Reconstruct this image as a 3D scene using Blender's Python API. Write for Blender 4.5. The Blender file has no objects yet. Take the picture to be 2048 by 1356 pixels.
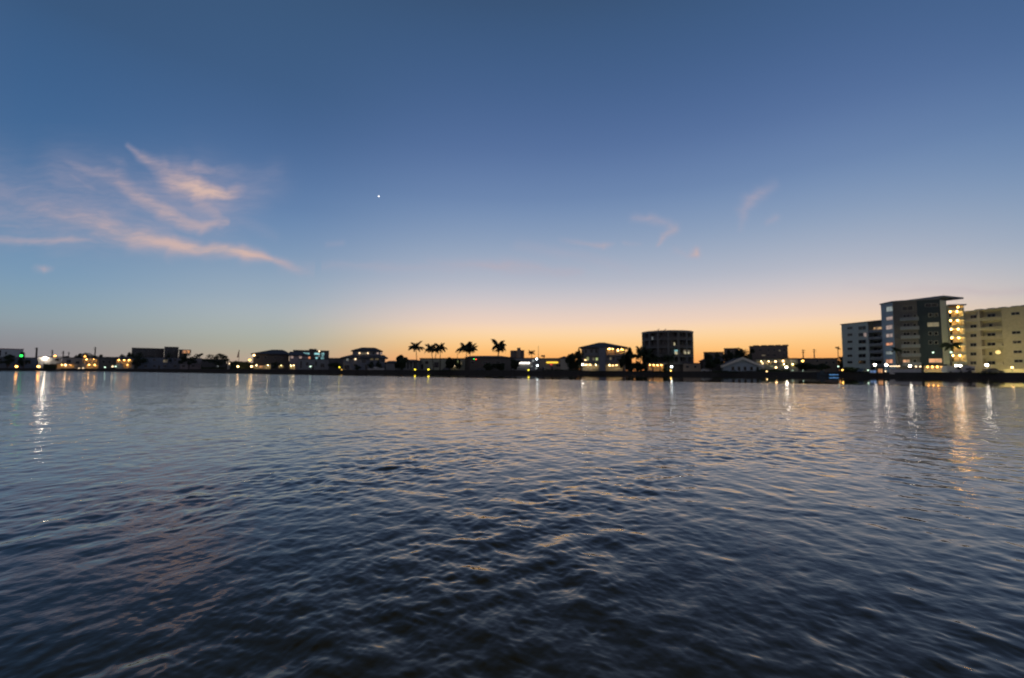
import bpy, math, random
import numpy as np
from mathutils import Vector, Matrix
random.seed(7)
C = bpy.context.scene.collection
R = math.radians

# ------------------------------------------------------------------ camera
FPX = 915.0                      # focal length in pixels of the 2048 px wide photograph
CAMH = 1.3                       # metres above the water
PITCH, ROLL = R(3.97), R(0.28)
ROT = Matrix.Rotation(R(90) + PITCH, 3, 'X') @ Matrix.Rotation(ROLL, 3, 'Z')
cd = bpy.data.cameras.new('camera')
cam = bpy.data.objects.new('camera', cd); C.objects.link(cam)
cam.matrix_world = Matrix.Translation((0, 0, CAMH)) @ ROT.to_4x4()
cd.sensor_width = 36; cd.lens = 36 * FPX / 2048
cd.clip_start = 0.1; cd.clip_end = 30000
cd.dof.use_dof = True; cd.dof.focus_distance = 2.6; cd.dof.aperture_fstop = 1.6
bpy.context.scene.camera = cam

def ray(px, py):
    d = ROT @ Vector(((px - 1024) / FPX, -(py - 678) / FPX, -1))
    return d / d.y
def at(px, py, Y):
    d = ray(px, py)
    return Vector((d.x * Y, Y, CAMH + d.z * Y))

# ------------------------------------------------------------------ render and exposure
sc = bpy.context.scene
sc.render.engine = 'CYCLES'
sc.view_settings.view_transform = 'Standard'; sc.view_settings.look = 'None'
sc.view_settings.exposure = 0; sc.view_settings.gamma = 1
sc.cycles.use_denoising = True
sc.cycles.max_bounces = 5; sc.cycles.diffuse_bounces = 2; sc.cycles.glossy_bounces = 3
sc.cycles.sample_clamp_indirect = 25
sc.cycles.caustics_reflective = False; sc.cycles.caustics_refractive = False

# ------------------------------------------------------------------ sky (dusk, the sun has set beyond the far shore)
def lin(c):
    return tuple(((v / 255) / 12.92 if v <= 10 else ((v / 255 + 0.055) / 1.055) ** 2.4) for v in c)
W = bpy.data.worlds.new("World"); sc.world = W; W.use_nodes = True
nt = W.node_tree; nt.nodes.clear()
def N(tree, t, **kw):
    n = tree.nodes.new(t)
    for k, v in kw.items(): setattr(n, k, v)
    return n
def mth(tree, op, a, b=None, c=None, clamp=False):
    n = N(tree, 'ShaderNodeMath', operation=op); n.use_clamp = clamp
    for i, v in enumerate((a, b, c)):
        if v is None: continue
        if isinstance(v, (int, float)): n.inputs[i].default_value = v
        else: tree.links.new(v, n.inputs[i])
    return n.outputs[0]
def vmth(tree, op, a, b=None, s=None, out=0):
    n = N(tree, 'ShaderNodeVectorMath', operation=op)
    for i, v in enumerate((a, b)):
        if v is None: continue
        if isinstance(v, (tuple, list, Vector)): n.inputs[i].default_value = v
        else: tree.links.new(v, n.inputs[i])
    if s is not None:
        if isinstance(s, (int, float)): n.inputs['Scale'].default_value = s
        else: tree.links.new(s, n.inputs['Scale'])
    return n.outputs[out]
def mixc(tree, f, a, b):
    n = N(tree, 'ShaderNodeMix', data_type='RGBA')
    for s, v in ((n.inputs[0], f), (n.inputs[6], a), (n.inputs[7], b)):
        if isinstance(v, (int, float)): s.default_value = v
        elif isinstance(v, tuple): s.default_value = (*v, 1)
        else: tree.links.new(v, s)
    return n.outputs[2]
def ramp(tree, fac, stops, interp='B_SPLINE'):
    n = N(tree, 'ShaderNodeValToRGB'); e = n.color_ramp.elements; n.color_ramp.interpolation = interp
    while len(e) > 1: e.remove(e[-1])
    for i, (p, c) in enumerate(stops):
        q = e[0] if i == 0 else e.new(p)
        q.position = p; q.color = (*c, 1)
    tree.links.new(fac, n.inputs[0]); return n.outputs[0]

tc = N(nt, 'ShaderNodeTexCoord').outputs['Generated']
dirn = vmth(nt, 'NORMALIZE', tc)
sx = N(nt, 'ShaderNodeSeparateXYZ'); nt.links.new(dirn, sx.inputs[0])
X_, Y_, Z_ = sx.outputs
elev = mth(nt, 'MULTIPLY', mth(nt, 'ARCSINE', Z_), 180 / math.pi / 90)     # 0..1 for 0..90 degrees
def ST(lst): return [(e / 90, lin(c)) for e, c in lst]
glow = ramp(nt, elev, ST([(0, (244, 150, 84)), (1.2, (253, 172, 98)), (2.4, (255, 192, 116)), (3.7, (254, 208, 146)), (4.9, (252, 216, 174)),
    (6.1, (240, 210, 190)), (8.6, (206, 199, 202)), (11.1, (179, 184, 198)), (14.7, (149, 166, 191)), (18, (127, 150, 184)), (21, (110, 136, 176)),
    (26.4, (85, 112, 158)), (33, (68, 97, 140)), (40, (58, 87, 124)), (50, (50, 62, 78)), (90, (38, 42, 48))]))
mid = ramp(nt, elev, ST([(0, (190, 158, 138)), (1.2, (184, 165, 143)), (2.5, (173, 171, 152)), (4, (172, 177, 168)), (6, (171, 180, 184)), (8, (158, 174, 188)), (11, (138, 161, 186)),
    (14.5, (117, 145, 180)), (18, (99, 130, 172)), (24, (74, 105, 150)), (30, (63, 94, 134)), (40, (58, 87, 122)), (50, (50, 62, 78)), (90, (38, 42, 48))]))
side = ramp(nt, elev, ST([(0, (142, 135, 138)), (1.8, (141, 139, 144)), (3.0, (143, 148, 154)), (4.3, (143, 160, 168)), (6, (133, 159, 176)), (8.2, (120, 153, 182)),
    (11, (105, 141, 176)), (14.4, (88, 124, 166)), (18.5, (71, 108, 152)), (24, (61, 97, 141)), (30, (59, 91, 130)), (50, (50, 62, 78)), (90, (38, 42, 48))]))
back = ramp(nt, elev, ST([(0, (112, 112, 122)), (8, (140, 128, 136)), (18, (116, 118, 134)), (40, (72, 80, 98)), (90, (44, 54, 72))]))
GAZ = R(15.5)
hx = mth(nt, 'SQRT', mth(nt, 'MAXIMUM', mth(nt, 'SUBTRACT', 1, mth(nt, 'MULTIPLY', Z_, Z_)), 1e-4))
cosd = mth(nt, 'DIVIDE', mth(nt, 'ADD', mth(nt, 'MULTIPLY', X_, math.sin(GAZ)), mth(nt, 'MULTIPLY', Y_, math.cos(GAZ))), hx)
f1 = N(nt, 'ShaderNodeMapRange', interpolation_type='SMOOTHSTEP'); nt.links.new(cosd, f1.inputs[0]); f1.inputs[1].default_value = 0.965; f1.inputs[2].default_value = 0.72; f1 = f1.outputs[0]
f3 = N(nt, 'ShaderNodeMapRange', interpolation_type='SMOOTHSTEP'); nt.links.new(cosd, f3.inputs[0]); f3.inputs[1].default_value = 0.76; f3.inputs[2].default_value = 0.42; f3 = f3.outputs[0]
f2 = mth(nt, 'DIVIDE', mth(nt, 'SUBTRACT', 0.45, cosd), 1.1, clamp=True)
sky = mixc(nt, f2, mixc(nt, f3, mixc(nt, f1, glow, mid), side), back)

# cirrus: soft strokes laid on the celestial sphere (gnomonic co-ordinates about north)
yy = mth(nt, 'MAXIMUM', Y_, 0.02)
cq = N(nt, 'ShaderNodeCombineXYZ')
nt.links.new(mth(nt, 'DIVIDE', X_, yy), cq.inputs[0]); nt.links.new(mth(nt, 'DIVIDE', Z_, yy), cq.inputs[1])
Q = cq.outputs[0]
def noise(tree, vec, scale, detail=3, rough=0.5, dist=0.0, out=0):
    n = N(tree, 'ShaderNodeTexNoise'); n.inputs['Scale'].default_value = scale
    n.inputs['Detail'].default_value = detail; n.inputs['Roughness'].default_value = rough; n.inputs['Distortion'].default_value = dist
    if vec is not None: tree.links.new(vec, n.inputs['Vector'])
    return n.outputs[out]
wv = vmth(nt, 'SUBTRACT', noise(nt, Q, 7, 3, 0.5, out=1), (0.5, 0.5, 0.5))
Qw = vmth(nt, 'ADD', Q, vmth(nt, 'MULTIPLY', wv, (0.06, 0.045, 0)))
# one stroke segment as a node group
gs = bpy.data.node_groups.new('cirrus_stroke', 'ShaderNodeTree')
for nm, ty in (('P', 'NodeSocketVector'), ('A', 'NodeSocketVector'), ('B', 'NodeSocketVector'), ('r0', 'NodeSocketFloat'), ('r1', 'NodeSocketFloat'), ('i0', 'NodeSocketFloat'), ('i1', 'NodeSocketFloat'), ('acc', 'NodeSocketFloat')):
    gs.interface.new_socket(nm, in_out='INPUT', socket_type=ty)
gs.interface.new_socket('v', in_out='OUTPUT', socket_type='NodeSocketFloat')
gi = gs.nodes.new('NodeGroupInput'); go = gs.nodes.new('NodeGroupOutput')
tiny = mth(gs, 'MULTIPLY', gi.outputs[7], 1e-7)      # chains the strokes so that the shader evaluates them one after another
cz = N(gs, 'ShaderNodeCombineXYZ'); gs.links.new(tiny, cz.inputs[0])
PA = vmth(gs, 'SUBTRACT', vmth(gs, 'ADD', gi.outputs[0], cz.outputs[0]), gi.outputs[1]); BA = vmth(gs, 'SUBTRACT', gi.outputs[2], gi.outputs[1])
hh = mth(gs, 'DIVIDE', vmth(gs, 'DOT_PRODUCT', PA, BA, out=1), vmth(gs, 'DOT_PRODUCT', BA, BA, out=1), clamp=True)
dd = vmth(gs, 'LENGTH', vmth(gs, 'SUBTRACT', PA, vmth(gs, 'SCALE', BA, s=hh)), out=1)
def lerp(a, b): return mth(gs, 'ADD', a, mth(gs, 'MULTIPLY', mth(gs, 'SUBTRACT', b, a), hh))
q_ = mth(gs, 'DIVIDE', dd, lerp(gi.outputs[3], gi.outputs[4]))
vv = mth(gs, 'MULTIPLY', mth(gs, 'EXPONENT', mth(gs, 'MULTIPLY', mth(gs, 'MULTIPLY', q_, q_), -1.0)), lerp(gi.outputs[5], gi.outputs[6]))
gs.links.new(mth(gs, 'MAXIMUM', vv, gi.outputs[7]), go.inputs[0])
STROKES = [   # (x, y, radius, strength) along each wisp
    [(-10, 380, 18, .22), (60, 408, 18, .38), (130, 430, 20, .48), (200, 452, 24, .6), (270, 477, 17, .72), (350, 486, 13, .8), (420, 496, 10, .85), (485, 508, 10, .95), (545, 518, 5, .6), (640, 545, 8, .12)],
    [(80, 395, 8, .22), (110, 402, 10, .3), (150, 425, 10, .2)],
    [(-10, 447, 5, .3), (30, 452, 5, .32), (75, 460, 3, .1)],
    [(-10, 478, 7, .42), (60, 481, 7, .42), (135, 482, 6, .5), (200, 490, 6, .25), (280, 499, 5, .1)],
    [(253, 290, 4, .3), (280, 310, 8, .5), (320, 335, 14, .5), (350, 360, 24, .7), (395, 375, 18, .95), (425, 382, 12, 1.0), (460, 385, 10, .75), (500, 370, 20, .18), (550, 345, 20, .1)],
    [(330, 340, 12, .3), (390, 334, 10, .45), (440, 340, 10, .3), (520, 352, 20, .12)],
    [(395, 395, 16, .5), (425, 420, 14, .42), (440, 440, 12, .5), (455, 442, 7, .6)],
    [(450, 415, 12, .2), (490, 440, 10, .14), (545, 470, 8, .08)],
    [(110, 318, 7, .14), (150, 332, 9, .3), (195, 345, 11, .35), (235, 360, 14, .5), (275, 392, 15, .58), (320, 418, 15, .66), (360, 436, 14, .6), (400, 448, 11, .6), (445, 440, 7, .5)],
    [(140, 350, 5, .25), (175, 370, 7, .32), (215, 392, 7, .26), (245, 408, 7, .2), (290, 438, 8, .22)],
    [(215, 318, 8, .12), (235, 328, 8, .22), (260, 340, 8, .1)],
    [(-10, 345, 12, .16), (60, 345, 16, .14), (120, 370, 18, .14), (180, 400, 14, .07)],
    [(-20, 400, 50, .28), (150, 430, 46, .34), (330, 470, 26, .34)], [(120, 360, 40, .22), (300, 400, 42, .30), (430, 400, 46, .34), (540, 370, 28, .12)],
    [(75, 541, 6, .15), (92, 541, 5, .5), (108, 542, 5, .2)],
    [(1265, 432, 5, .25), (1295, 436, 5, .38), (1330, 450, 6, .25), (1345, 460, 6, .6), (1330, 472, 5, .5), (1320, 490, 4, .4)],
    [(1350, 502, 4, .2), (1370, 514, 4, .2), (1388, 509, 7, .75)],
    [(1545, 368, 6, .14), (1520, 385, 7, .36), (1495, 403, 8, .38), (1482, 425, 5, .28), (1485, 462, 5, .12)],
    [(1545, 430, 5, .25), (1527, 445, 5, .2)],
    [(1120, 480, 4, .1), (1205, 488, 4, .6), (1230, 486, 3, .1)], [(1250, 481, 3, .18), (1280, 483, 3, .15)],
    [(1040, 492, 8, .12), (1150, 510, 9, .16), (1260, 535, 9, .12)],
    [(560, 530, 8, .12), (760, 538, 6, .2), (900, 540, 8, .14)],
    [(860, 530, 8, .12), (1010, 530, 9, .42), (1150, 545, 9, .2)],
    [(660, 486, 5, .16), (690, 485, 5, .16)], [(1690, 574, 6, .05), (1990, 580, 6, .3), (2060, 577, 8, .3)],
]
def stroked(sel):
    acc = None
    for st in STROKES:
        if not sel(st[0][0]): continue
        for a, b in zip(st[:-1], st[1:]):
            g = N(nt, 'ShaderNodeGroup'); g.node_tree = gs
            nt.links.new(Qw, g.inputs[0])
            for k, p in ((1, a), (2, b)):
                r_ = ray(p[0], p[1]); g.inputs[k].default_value = (r_.x, r_.z, 0)
            g.inputs[3].default_value = a[2] / FPX * 1.7; g.inputs[4].default_value = b[2] / FPX * 1.3
            g.inputs[5].default_value = a[3]; g.inputs[6].default_value = b[3]
            if acc is not None: nt.links.new(acc, g.inputs[7])
            acc = g.outputs[0]
    mp = N(nt, 'ShaderNodeMapping'); mp.inputs['Rotation'].default_value = (0, 0, R(22)); mp.inputs['Scale'].default_value = (1, 3.2, 1)
    nt.links.new(Qw, mp.inputs[0])
    fa = noise(nt, mp.outputs[0], 8, 5, 0.6)
    mp2 = N(nt, 'ShaderNodeMapping'); mp2.inputs['Rotation'].default_value = (0, 0, R(30)); mp2.inputs['Scale'].default_value = (1, 5.5, 1)
    nt.links.new(Qw, mp2.inputs[0])
    fb = noise(nt, mp2.outputs[0], 17, 4, 0.65)
    fr = N(nt, 'ShaderNodeMapRange', interpolation_type='SMOOTHSTEP'); nt.links.new(mth(nt, 'ADD', mth(nt, 'MULTIPLY', fa, .55), mth(nt, 'MULTIPLY', fb, .45)), fr.inputs[0])
    fr.inputs[1].default_value = 0.36; fr.inputs[2].default_value = 0.64; fr.inputs[3].default_value = 0.58; fr.inputs[4].default_value = 1.25
    dens = mth(nt, 'MULTIPLY', acc, fr.outputs[0])
    dens = mth(nt, 'MULTIPLY', dens, 0.98, clamp=True)
    cirr = ramp(nt, acc, [(0, lin((178, 172, 190))), (0.45, lin((190, 168, 174))), (1, lin((214, 184, 172)))])
    bg = N(nt, 'ShaderNodeBackground'); nt.links.new(mixc(nt, dens, sky, cirr), bg.inputs[0])
    return bg.outputs[0]
def box_of(x0, y0, x1, y1):       # 1 inside a patch of the sky
    a = ray(x0, y1); b = ray(x1, y0)
    qx = mth(nt, 'DIVIDE', X_, yy); qz = mth(nt, 'DIVIDE', Z_, yy)
    v = mth(nt, 'GREATER_THAN', Y_, 0.05)
    for q, lo, hi in ((qx, a.x, b.x), (qz, a.z, b.z)):
        v = mth(nt, 'MULTIPLY', v, mth(nt, 'MULTIPLY', mth(nt, 'GREATER_THAN', q, lo), mth(nt, 'LESS_THAN', q, hi)))
    return v
def mixs(f, a, b):
    n = N(nt, 'ShaderNodeMixShader'); nt.links.new(f, n.inputs[0]); nt.links.new(a, n.inputs[1]); nt.links.new(b, n.inputs[2]); return n.outputs[0]
plain = N(nt, 'ShaderNodeBackground'); nt.links.new(sky, plain.inputs[0])
out = mixs(box_of(-300, 250, 640, 620), plain.outputs[0], stroked(lambda x: x < 700))
out = mixs(box_of(640, 340, 2300, 620), out, stroked(lambda x: x >= 550))
wo = N(nt, 'ShaderNodeOutputWorld'); nt.links.new(out, wo.inputs[0])
W.cycles.sampling_method = 'MANUAL'; W.cycles.sample_map_resolution = 512

# ------------------------------------------------------------------ helpers
MATS = {}
def mat(name, col, rough=0.8, var=0.25, scale=1.5, metal=0.0, bump=0.0):
    if name in MATS: return MATS[name]
    m = bpy.data.materials.new(name); m.use_nodes = True; t = m.node_tree; b = t.nodes['Principled BSDF']
    g = N(t, 'ShaderNodeNewGeometry')
    n1 = noise(t, g.outputs['Position'], scale, 4, 0.6)
    k = mth(t, 'ADD', 1 - var, mth(t, 'MULTIPLY', n1, 2 * var))
    c = vmth(t, 'SCALE', (0, 0, 0), s=k); c.node.inputs[0].default_value = col
    t.links.new(c, b.inputs['Base Color'])
    b.inputs['Roughness'].default_value = rough; b.inputs['Metallic'].default_value = metal
    MATS[name] = m; return m
def glowmat(name, col, strength, var=0.0, scale=1.2):
    if name in MATS: return MATS[name]
    m = bpy.data.materials.new(name); m.use_nodes = True; t = m.node_tree; b = t.nodes['Principled BSDF']
    b.inputs['Base Color'].default_value = (0.5, 0.5, 0.5, 1)
    b.inputs['Emission Color'].default_value = (*col, 1)
    if var > 0:
        g = N(t, 'ShaderNodeNewGeometry')
        n1 = noise(t, g.outputs['Position'], scale, 2, 0.5)
        s = mth(t, 'MULTIPLY', mth(t, 'MULTIPLY', mth(t, 'SUBTRACT', n1, 0.25 * var + 0.05), 2.4, clamp=True), strength)
        t.links.new(s, b.inputs['Emission Strength'])
    else: b.inputs['Emission Strength'].default_value = strength
    MATS[name] = m; return m

class MB:
    def __init__(s): s.v, s.f, s.mi = [], [], []
    def poly(s, pts, m=0):
        i = len(s.v); s.v += [tuple(p) for p in pts]; s.f.append(tuple(range(i, i + len(pts)))); s.mi.append(m); return s
    def hexa(s, p, m=0):       # eight corners, bottom four then top four
        i = len(s.v); s.v += [tuple(q) for q in p]
        for f in ((0, 3, 2, 1), (4, 5, 6, 7), (0, 1, 5, 4), (1, 2, 6, 5), (2, 3, 7, 6), (3, 0, 4, 7)):
            s.f.append(tuple(i + k for k in f)); s.mi.append(m)
        return s
    def box(s, x0, x1, y0, y1, z0, z1, m=0):
        return s.hexa([(x0, y0, z0), (x1, y0, z0), (x1, y1, z0), (x0, y1, z0), (x0, y0, z1), (x1, y0, z1), (x1, y1, z1), (x0, y1, z1)], m)
    def tube(s, pts, rad, n=8, m=0, cap=True):
        rings = []
        for k, p in enumerate(pts):
            p = Vector(p); a = Vector(pts[max(k - 1, 0)]); b = Vector(pts[min(k + 1, len(pts) - 1)])
            t = (b - a).normalized(); u = t.cross(Vector((0.03, 1, 0.07))).normalized(); w = t.cross(u)
            i = len(s.v); rr = rad[k] if isinstance(rad, (list, tuple)) else rad
            for j in range(n):
                an = 2 * math.pi * j / n; s.v.append(tuple(p + (u * math.cos(an) + w * math.sin(an)) * rr))
            rings.append(i)
        for i0, i1 in zip(rings[:-1], rings[1:]):
            for j in range(n):
                s.f.append((i0 + j, i0 + (j + 1) % n, i1 + (j + 1) % n, i1 + j)); s.mi.append(m)
        if cap:
            s.f.append(tuple(rings[0] + j for j in range(n))[::-1]); s.mi.append(m)
            s.f.append(tuple(rings[-1] + j for j in range(n))); s.mi.append(m)
        return s
    def ball(s, c, r, m=0, n=8, k=5, sz=1.0):
        i = len(s.v); c = Vector(c)
        s.v.append(tuple(c + Vector((0, 0, r * sz))))
        for a in range(1, k):
            th = math.pi * a / k
            for b in range(n):
                ph = 2 * math.pi * b / n
                s.v.append(tuple(c + Vector((r * math.sin(th) * math.cos(ph), r * math.sin(th) * math.sin(ph), r * sz * math.cos(th)))))
        s.v.append(tuple(c - Vector((0, 0, r * sz))))
        for b in range(n): s.f.append((i, i + 1 + b, i + 1 + (b + 1) % n)); s.mi.append(m)
        for a in range(k - 2):
            for b in range(n):
                p = i + 1 + a * n; s.f.append((p + b, p + n + b, p + n + (b + 1) % n, p + (b + 1) % n)); s.mi.append(m)
        p = i + 1 + (k - 2) * n; e = len(s.v) - 1
        for b in range(n): s.f.append((p + b, e, p + (b + 1) % n)); s.mi.append(m)
        return s
    def build(s, name, mats, parent=None, smooth=False):
        me = bpy.data.meshes.new(name); me.from_pydata(s.v, [], s.f)
        if not isinstance(mats, (list, tuple)): mats = [mats]
        for m in mats: me.materials.append(m)
        me.polygons.foreach_set('material_index', s.mi)
        if smooth: me.polygons.foreach_set('use_smooth', [True] * len(s.f))
        me.update()
        o = bpy.data.objects.new(name, me); C.objects.link(o)
        if parent is not None:
            o.parent = parent
            q = parent
            off = Vector((0, 0, 0))
            while q is not None: off += q.location; q = q.parent
            o.location = -off
        return o
def tag(o, label=None, cat=None, group=None, kind=None):
    if label: o['label'] = label
    if cat: o['category'] = cat
    if group: o['group'] = group
    if kind: o['kind'] = kind
    return o
def thing(name, label, cat, loc, group=None):
    o = bpy.data.objects.new(name, None); C.objects.link(o); o.location = loc; o.empty_display_size = 0.5
    return tag(o, label, cat, group)

GZ = 1.15                                   # height of the land behind the sea wall
SH = [(-900, 150), (-300, 205), (0, 222), (300, 236), (500, 236), (750, 226), (1024, 214), (1200, 205), (1340, 197), (1450, 187), (1530, 178), (1640, 164), (1700, 150), (1800, 137), (1900, 129), (2048, 121)]
def shY(px): return float(np.interp(px, [a for a, b in SH], [b for a, b in SH]))

class Fr:
    """a vertical wall plane between two points of the ground, s along it, d behind it, z up"""
    def __init__(s, pxa, Ya, pxb, Yb):
        a = at(pxa, 740, Ya); b = at(pxb, 740, Yb)
        s.a = Vector((a.x, a.y, 0)); s.b = Vector((b.x, b.y, 0)); s.u = (s.b - s.a).normalized(); s.L = (s.b - s.a).length
        s.n = Vector((-s.u.y, s.u.x, 0))      # points away from the water
    def p(s, t, d, z): q = s.a + s.u * t + s.n * d; return Vector((q.x, q.y, z))
    def hit(s, px, py, d=0):
        r = ray(px, py); o = s.a + s.n * d
        k = (o.x * s.n.x + o.y * s.n.y) / (r.x * s.n.x + r.y * s.n.y)
        q = Vector((r.x * k, r.y * k, CAMH + r.z * k))
        return (q - o).dot(s.u), q.z
def fbox(m, F, s0, s1, d0, d1, z0, z1, k=0):
    return m.hexa([F.p(s0, d0, z0), F.p(s1, d0, z0), F.p(s1, d1, z0), F.p(s0, d1, z0), F.p(s0, d0, z1), F.p(s1, d0, z1), F.p(s1, d1, z1), F.p(s0, d1, z1)], k)
def rect(F, x0, y0, x1, y1, d=0):
    """photo rectangle on the wall plane -> s0, s1, z0, z1"""
    a = F.hit(x0, (y0 + y1) / 2, d)[0]; b = F.hit(x1, (y0 + y1) / 2, d)[0]; xm = (x0 + x1) / 2
    return a, b, F.hit(xm, y1, d)[1], F.hit(xm, y0, d)[1]

# ------------------------------------------------------------------ water
def make_water():
    r = [0.62]
    while r[-1] < 420: r.append(r[-1] * (1.009 if r[-1] < 1.6 else 1.0045 if r[-1] < 9 else 1.0036 if r[-1] < 70 else 1.02))
    r = np.array(r); th = np.linspace(R(-72), R(72), 1050)
    RR, TT = np.meshgrid(r, th, indexing='ij'); X = RR * np.sin(TT); Y = RR * np.cos(TT)
    rng = np.random.RandomState(4); Z = np.zeros_like(X)
    calm = np.clip((Y + 0.75 * X - 71 + 3 * np.sin(X * .13) + 1.5 * np.sin(X * .31 + 1)) / 7, 0, 1); calm = calm * calm * (3 - 2 * calm)
    step = np.maximum(RR * 0.0038, 0.010)
    nn = int(np.searchsorted(r, 72)); XA, YA, SA = X[:nn], Y[:nn], step[:nn]
    PM = 0.62 + 0.5 * np.sin(XA * .52 + 1.3 * np.sin(YA * .23) + 1) * np.sin(YA * .36 + 1.1 * np.sin(XA * .31)) + .28 * np.sin(XA * .9 - YA * 1.3 + 2 * np.sin(XA * .4))
    PM = np.clip(PM, .55, 1.5)
    for k in range(300):
        lam = 0.03 * (1.4 / 0.03) ** rng.rand(); kk = 2 * math.pi / lam
        ang = rng.normal(R(200), R(74)); ph = rng.rand() * 2 * math.pi
        slope = 0.0140 * ((lam / 0.2) ** 0.0 if lam < .4 else 1.0 * (.4 / lam) ** 1.15)
        amp = slope / kk
        fade = np.clip((lam / SA - 2.2) / 2.0, 0, 1)
        pa, pb = rng.rand(2) * 2 * math.pi; ks = kk / rng.uniform(4, 9)
        mod = np.maximum(0, np.sin(ks * (XA * math.cos(pa) + YA * math.sin(pa)) + pb * 3)) * np.maximum(0, np.sin(ks * .8 * (XA * math.cos(pa + 1.4) + YA * math.sin(pa + 1.4)) + pa * 5)) * 2.6
        Z[:nn] += amp * fade * mod * np.sin(kk * (XA * math.cos(ang) + YA * math.sin(ang)) + ph)
    Z[:nn] *= PM
    Z *= (1 - calm)
    n, m = X.shape
    co = np.stack([X, Y, Z], -1).reshape(-1, 3).astype(np.float32)
    i = np.arange(n - 1)[:, None] * m + np.arange(m - 1)[None, :]
    fa = np.stack([i, i + m, i + m + 1, i + 1], -1).reshape(-1, 4).astype(np.int32)
    me = bpy.data.meshes.new('water')
    me.vertices.add(len(co)); me.vertices.foreach_set('co', co.ravel())
    me.loops.add(fa.size); me.loops.foreach_set('vertex_index', fa.ravel())
    me.polygons.add(len(fa)); me.polygons.foreach_set('loop_start', np.arange(0, fa.size, 4, dtype=np.int32))
    me.polygons.foreach_set('use_smooth', np.ones(len(fa), dtype=bool))
    me.update(calc_edges=True)
    wm = bpy.data.materials.new('water'); wm.use_nodes = True; t = wm.node_tree; b = t.nodes['Principled BSDF']
    b.inputs['Base Color'].default_value = (0.060, 0.040, 0.012, 1); b.inputs['IOR'].default_value = 1.35; b.inputs['Coat Weight'].default_value = 0.4; b.inputs['Coat IOR'].default_value = 1.24; b.inputs['Coat Tint'].default_value = (1, 1, 1, 1); b.inputs['Specular Tint'].default_value = (1.0, 0.62, 0.28, 1)
    b.inputs['Specular IOR Level'].default_value = 0.5
    g = N(t, 'ShaderNodeNewGeometry'); sp = N(t, 'ShaderNodeSeparateXYZ'); t.links.new(g.outputs['Position'], sp.inputs[0])
    Xn, Yn, Zn = sp.outputs
    edge = mth(t, 'ADD', Yn, mth(t, 'MULTIPLY', Xn, 0.75))
    wob = mth(t, 'MULTIPLY', mth(t, 'SUBTRACT', noise(t, g.outputs['Position'], 0.035, 2), 0.5), 6)
    cm = N(t, 'ShaderNodeMapRange', interpolation_type='SMOOTHSTEP'); t.links.new(mth(t, 'ADD', edge, wob), cm.inputs[0])
    cm.inputs[1].default_value = 70; cm.inputs[2].default_value = 76; cm.inputs[3].default_value = 1; cm.inputs[4].default_value = 0.0
    rough_side = cm.outputs[0]
    dist = vmth(t, 'LENGTH', g.outputs['Position'], out=1)
    flat = vmth(t, 'MULTIPLY', g.outputs['Position'], (1, 1, 0))
    n1 = noise(t, flat, 5.5, 3, 0.6); n3 = noise(t, flat, 0.62, 4, 0.55); n2 = noise(t, flat, 1.7, 3, 0.55)
    patch = noise(t, flat, 0.07, 3, 0.6)
    far = N(t, 'ShaderNodeMapRange'); t.links.new(dist, far.inputs[0]); far.inputs[1].default_value = 6; far.inputs[2].default_value = 45
    far.inputs[3].default_value = 0.12; far.inputs[4].default_value = 1.4
    hgt = mth(t, 'ADD', mth(t, 'ADD', mth(t, 'MULTIPLY', n1, 0.5), n2), mth(t, 'MULTIPLY', n3, 2.6))
    hgt = mth(t, 'MULTIPLY', mth(t, 'MULTIPLY', hgt, far.outputs[0]), mth(t, 'ADD', 0.55, mth(t, 'MULTIPLY', patch, 0.9)))
    bp = N(t, 'ShaderNodeBump'); bp.inputs['Distance'].default_value = 0.07
    t.links.new(hgt, bp.inputs['Height'])
    t.links.new(mth(t, 'ADD', 0.004, mth(t, 'MULTIPLY', rough_side, 0.9)), bp.inputs['Strength'])
    t.links.new(bp.outputs[0], b.inputs['Normal']); t.links.new(bp.outputs[0], b.inputs['Coat Normal'])
    rg = N(t, 'ShaderNodeMapRange'); t.links.new(dist, rg.inputs[0]); rg.inputs[1].default_value = 3; rg.inputs[2].default_value = 70
    rg.inputs[3].default_value = 0.05; rg.inputs[4].default_value = 0.06
    t.links.new(mth(t, 'ADD', 0.02, mth(t, 'MULTIPLY', rough_side, rg.outputs[0])), b.inputs['Roughness']); b.inputs['Coat Roughness'].default_value = 0.04
    me.materials.append(wm)
    o = bpy.data.objects.new('water', me); C.objects.link(o); o['kind'] = 'structure'
    # the open water all round, just below the rippled sheet
    MB().box(-3000, 3000, -3000, 420, -0.62, -0.55).build('bay_floor', mat('bay', (0.016, 0.02, 0.02), 0.3))['kind'] = 'structure'
make_water()

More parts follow.
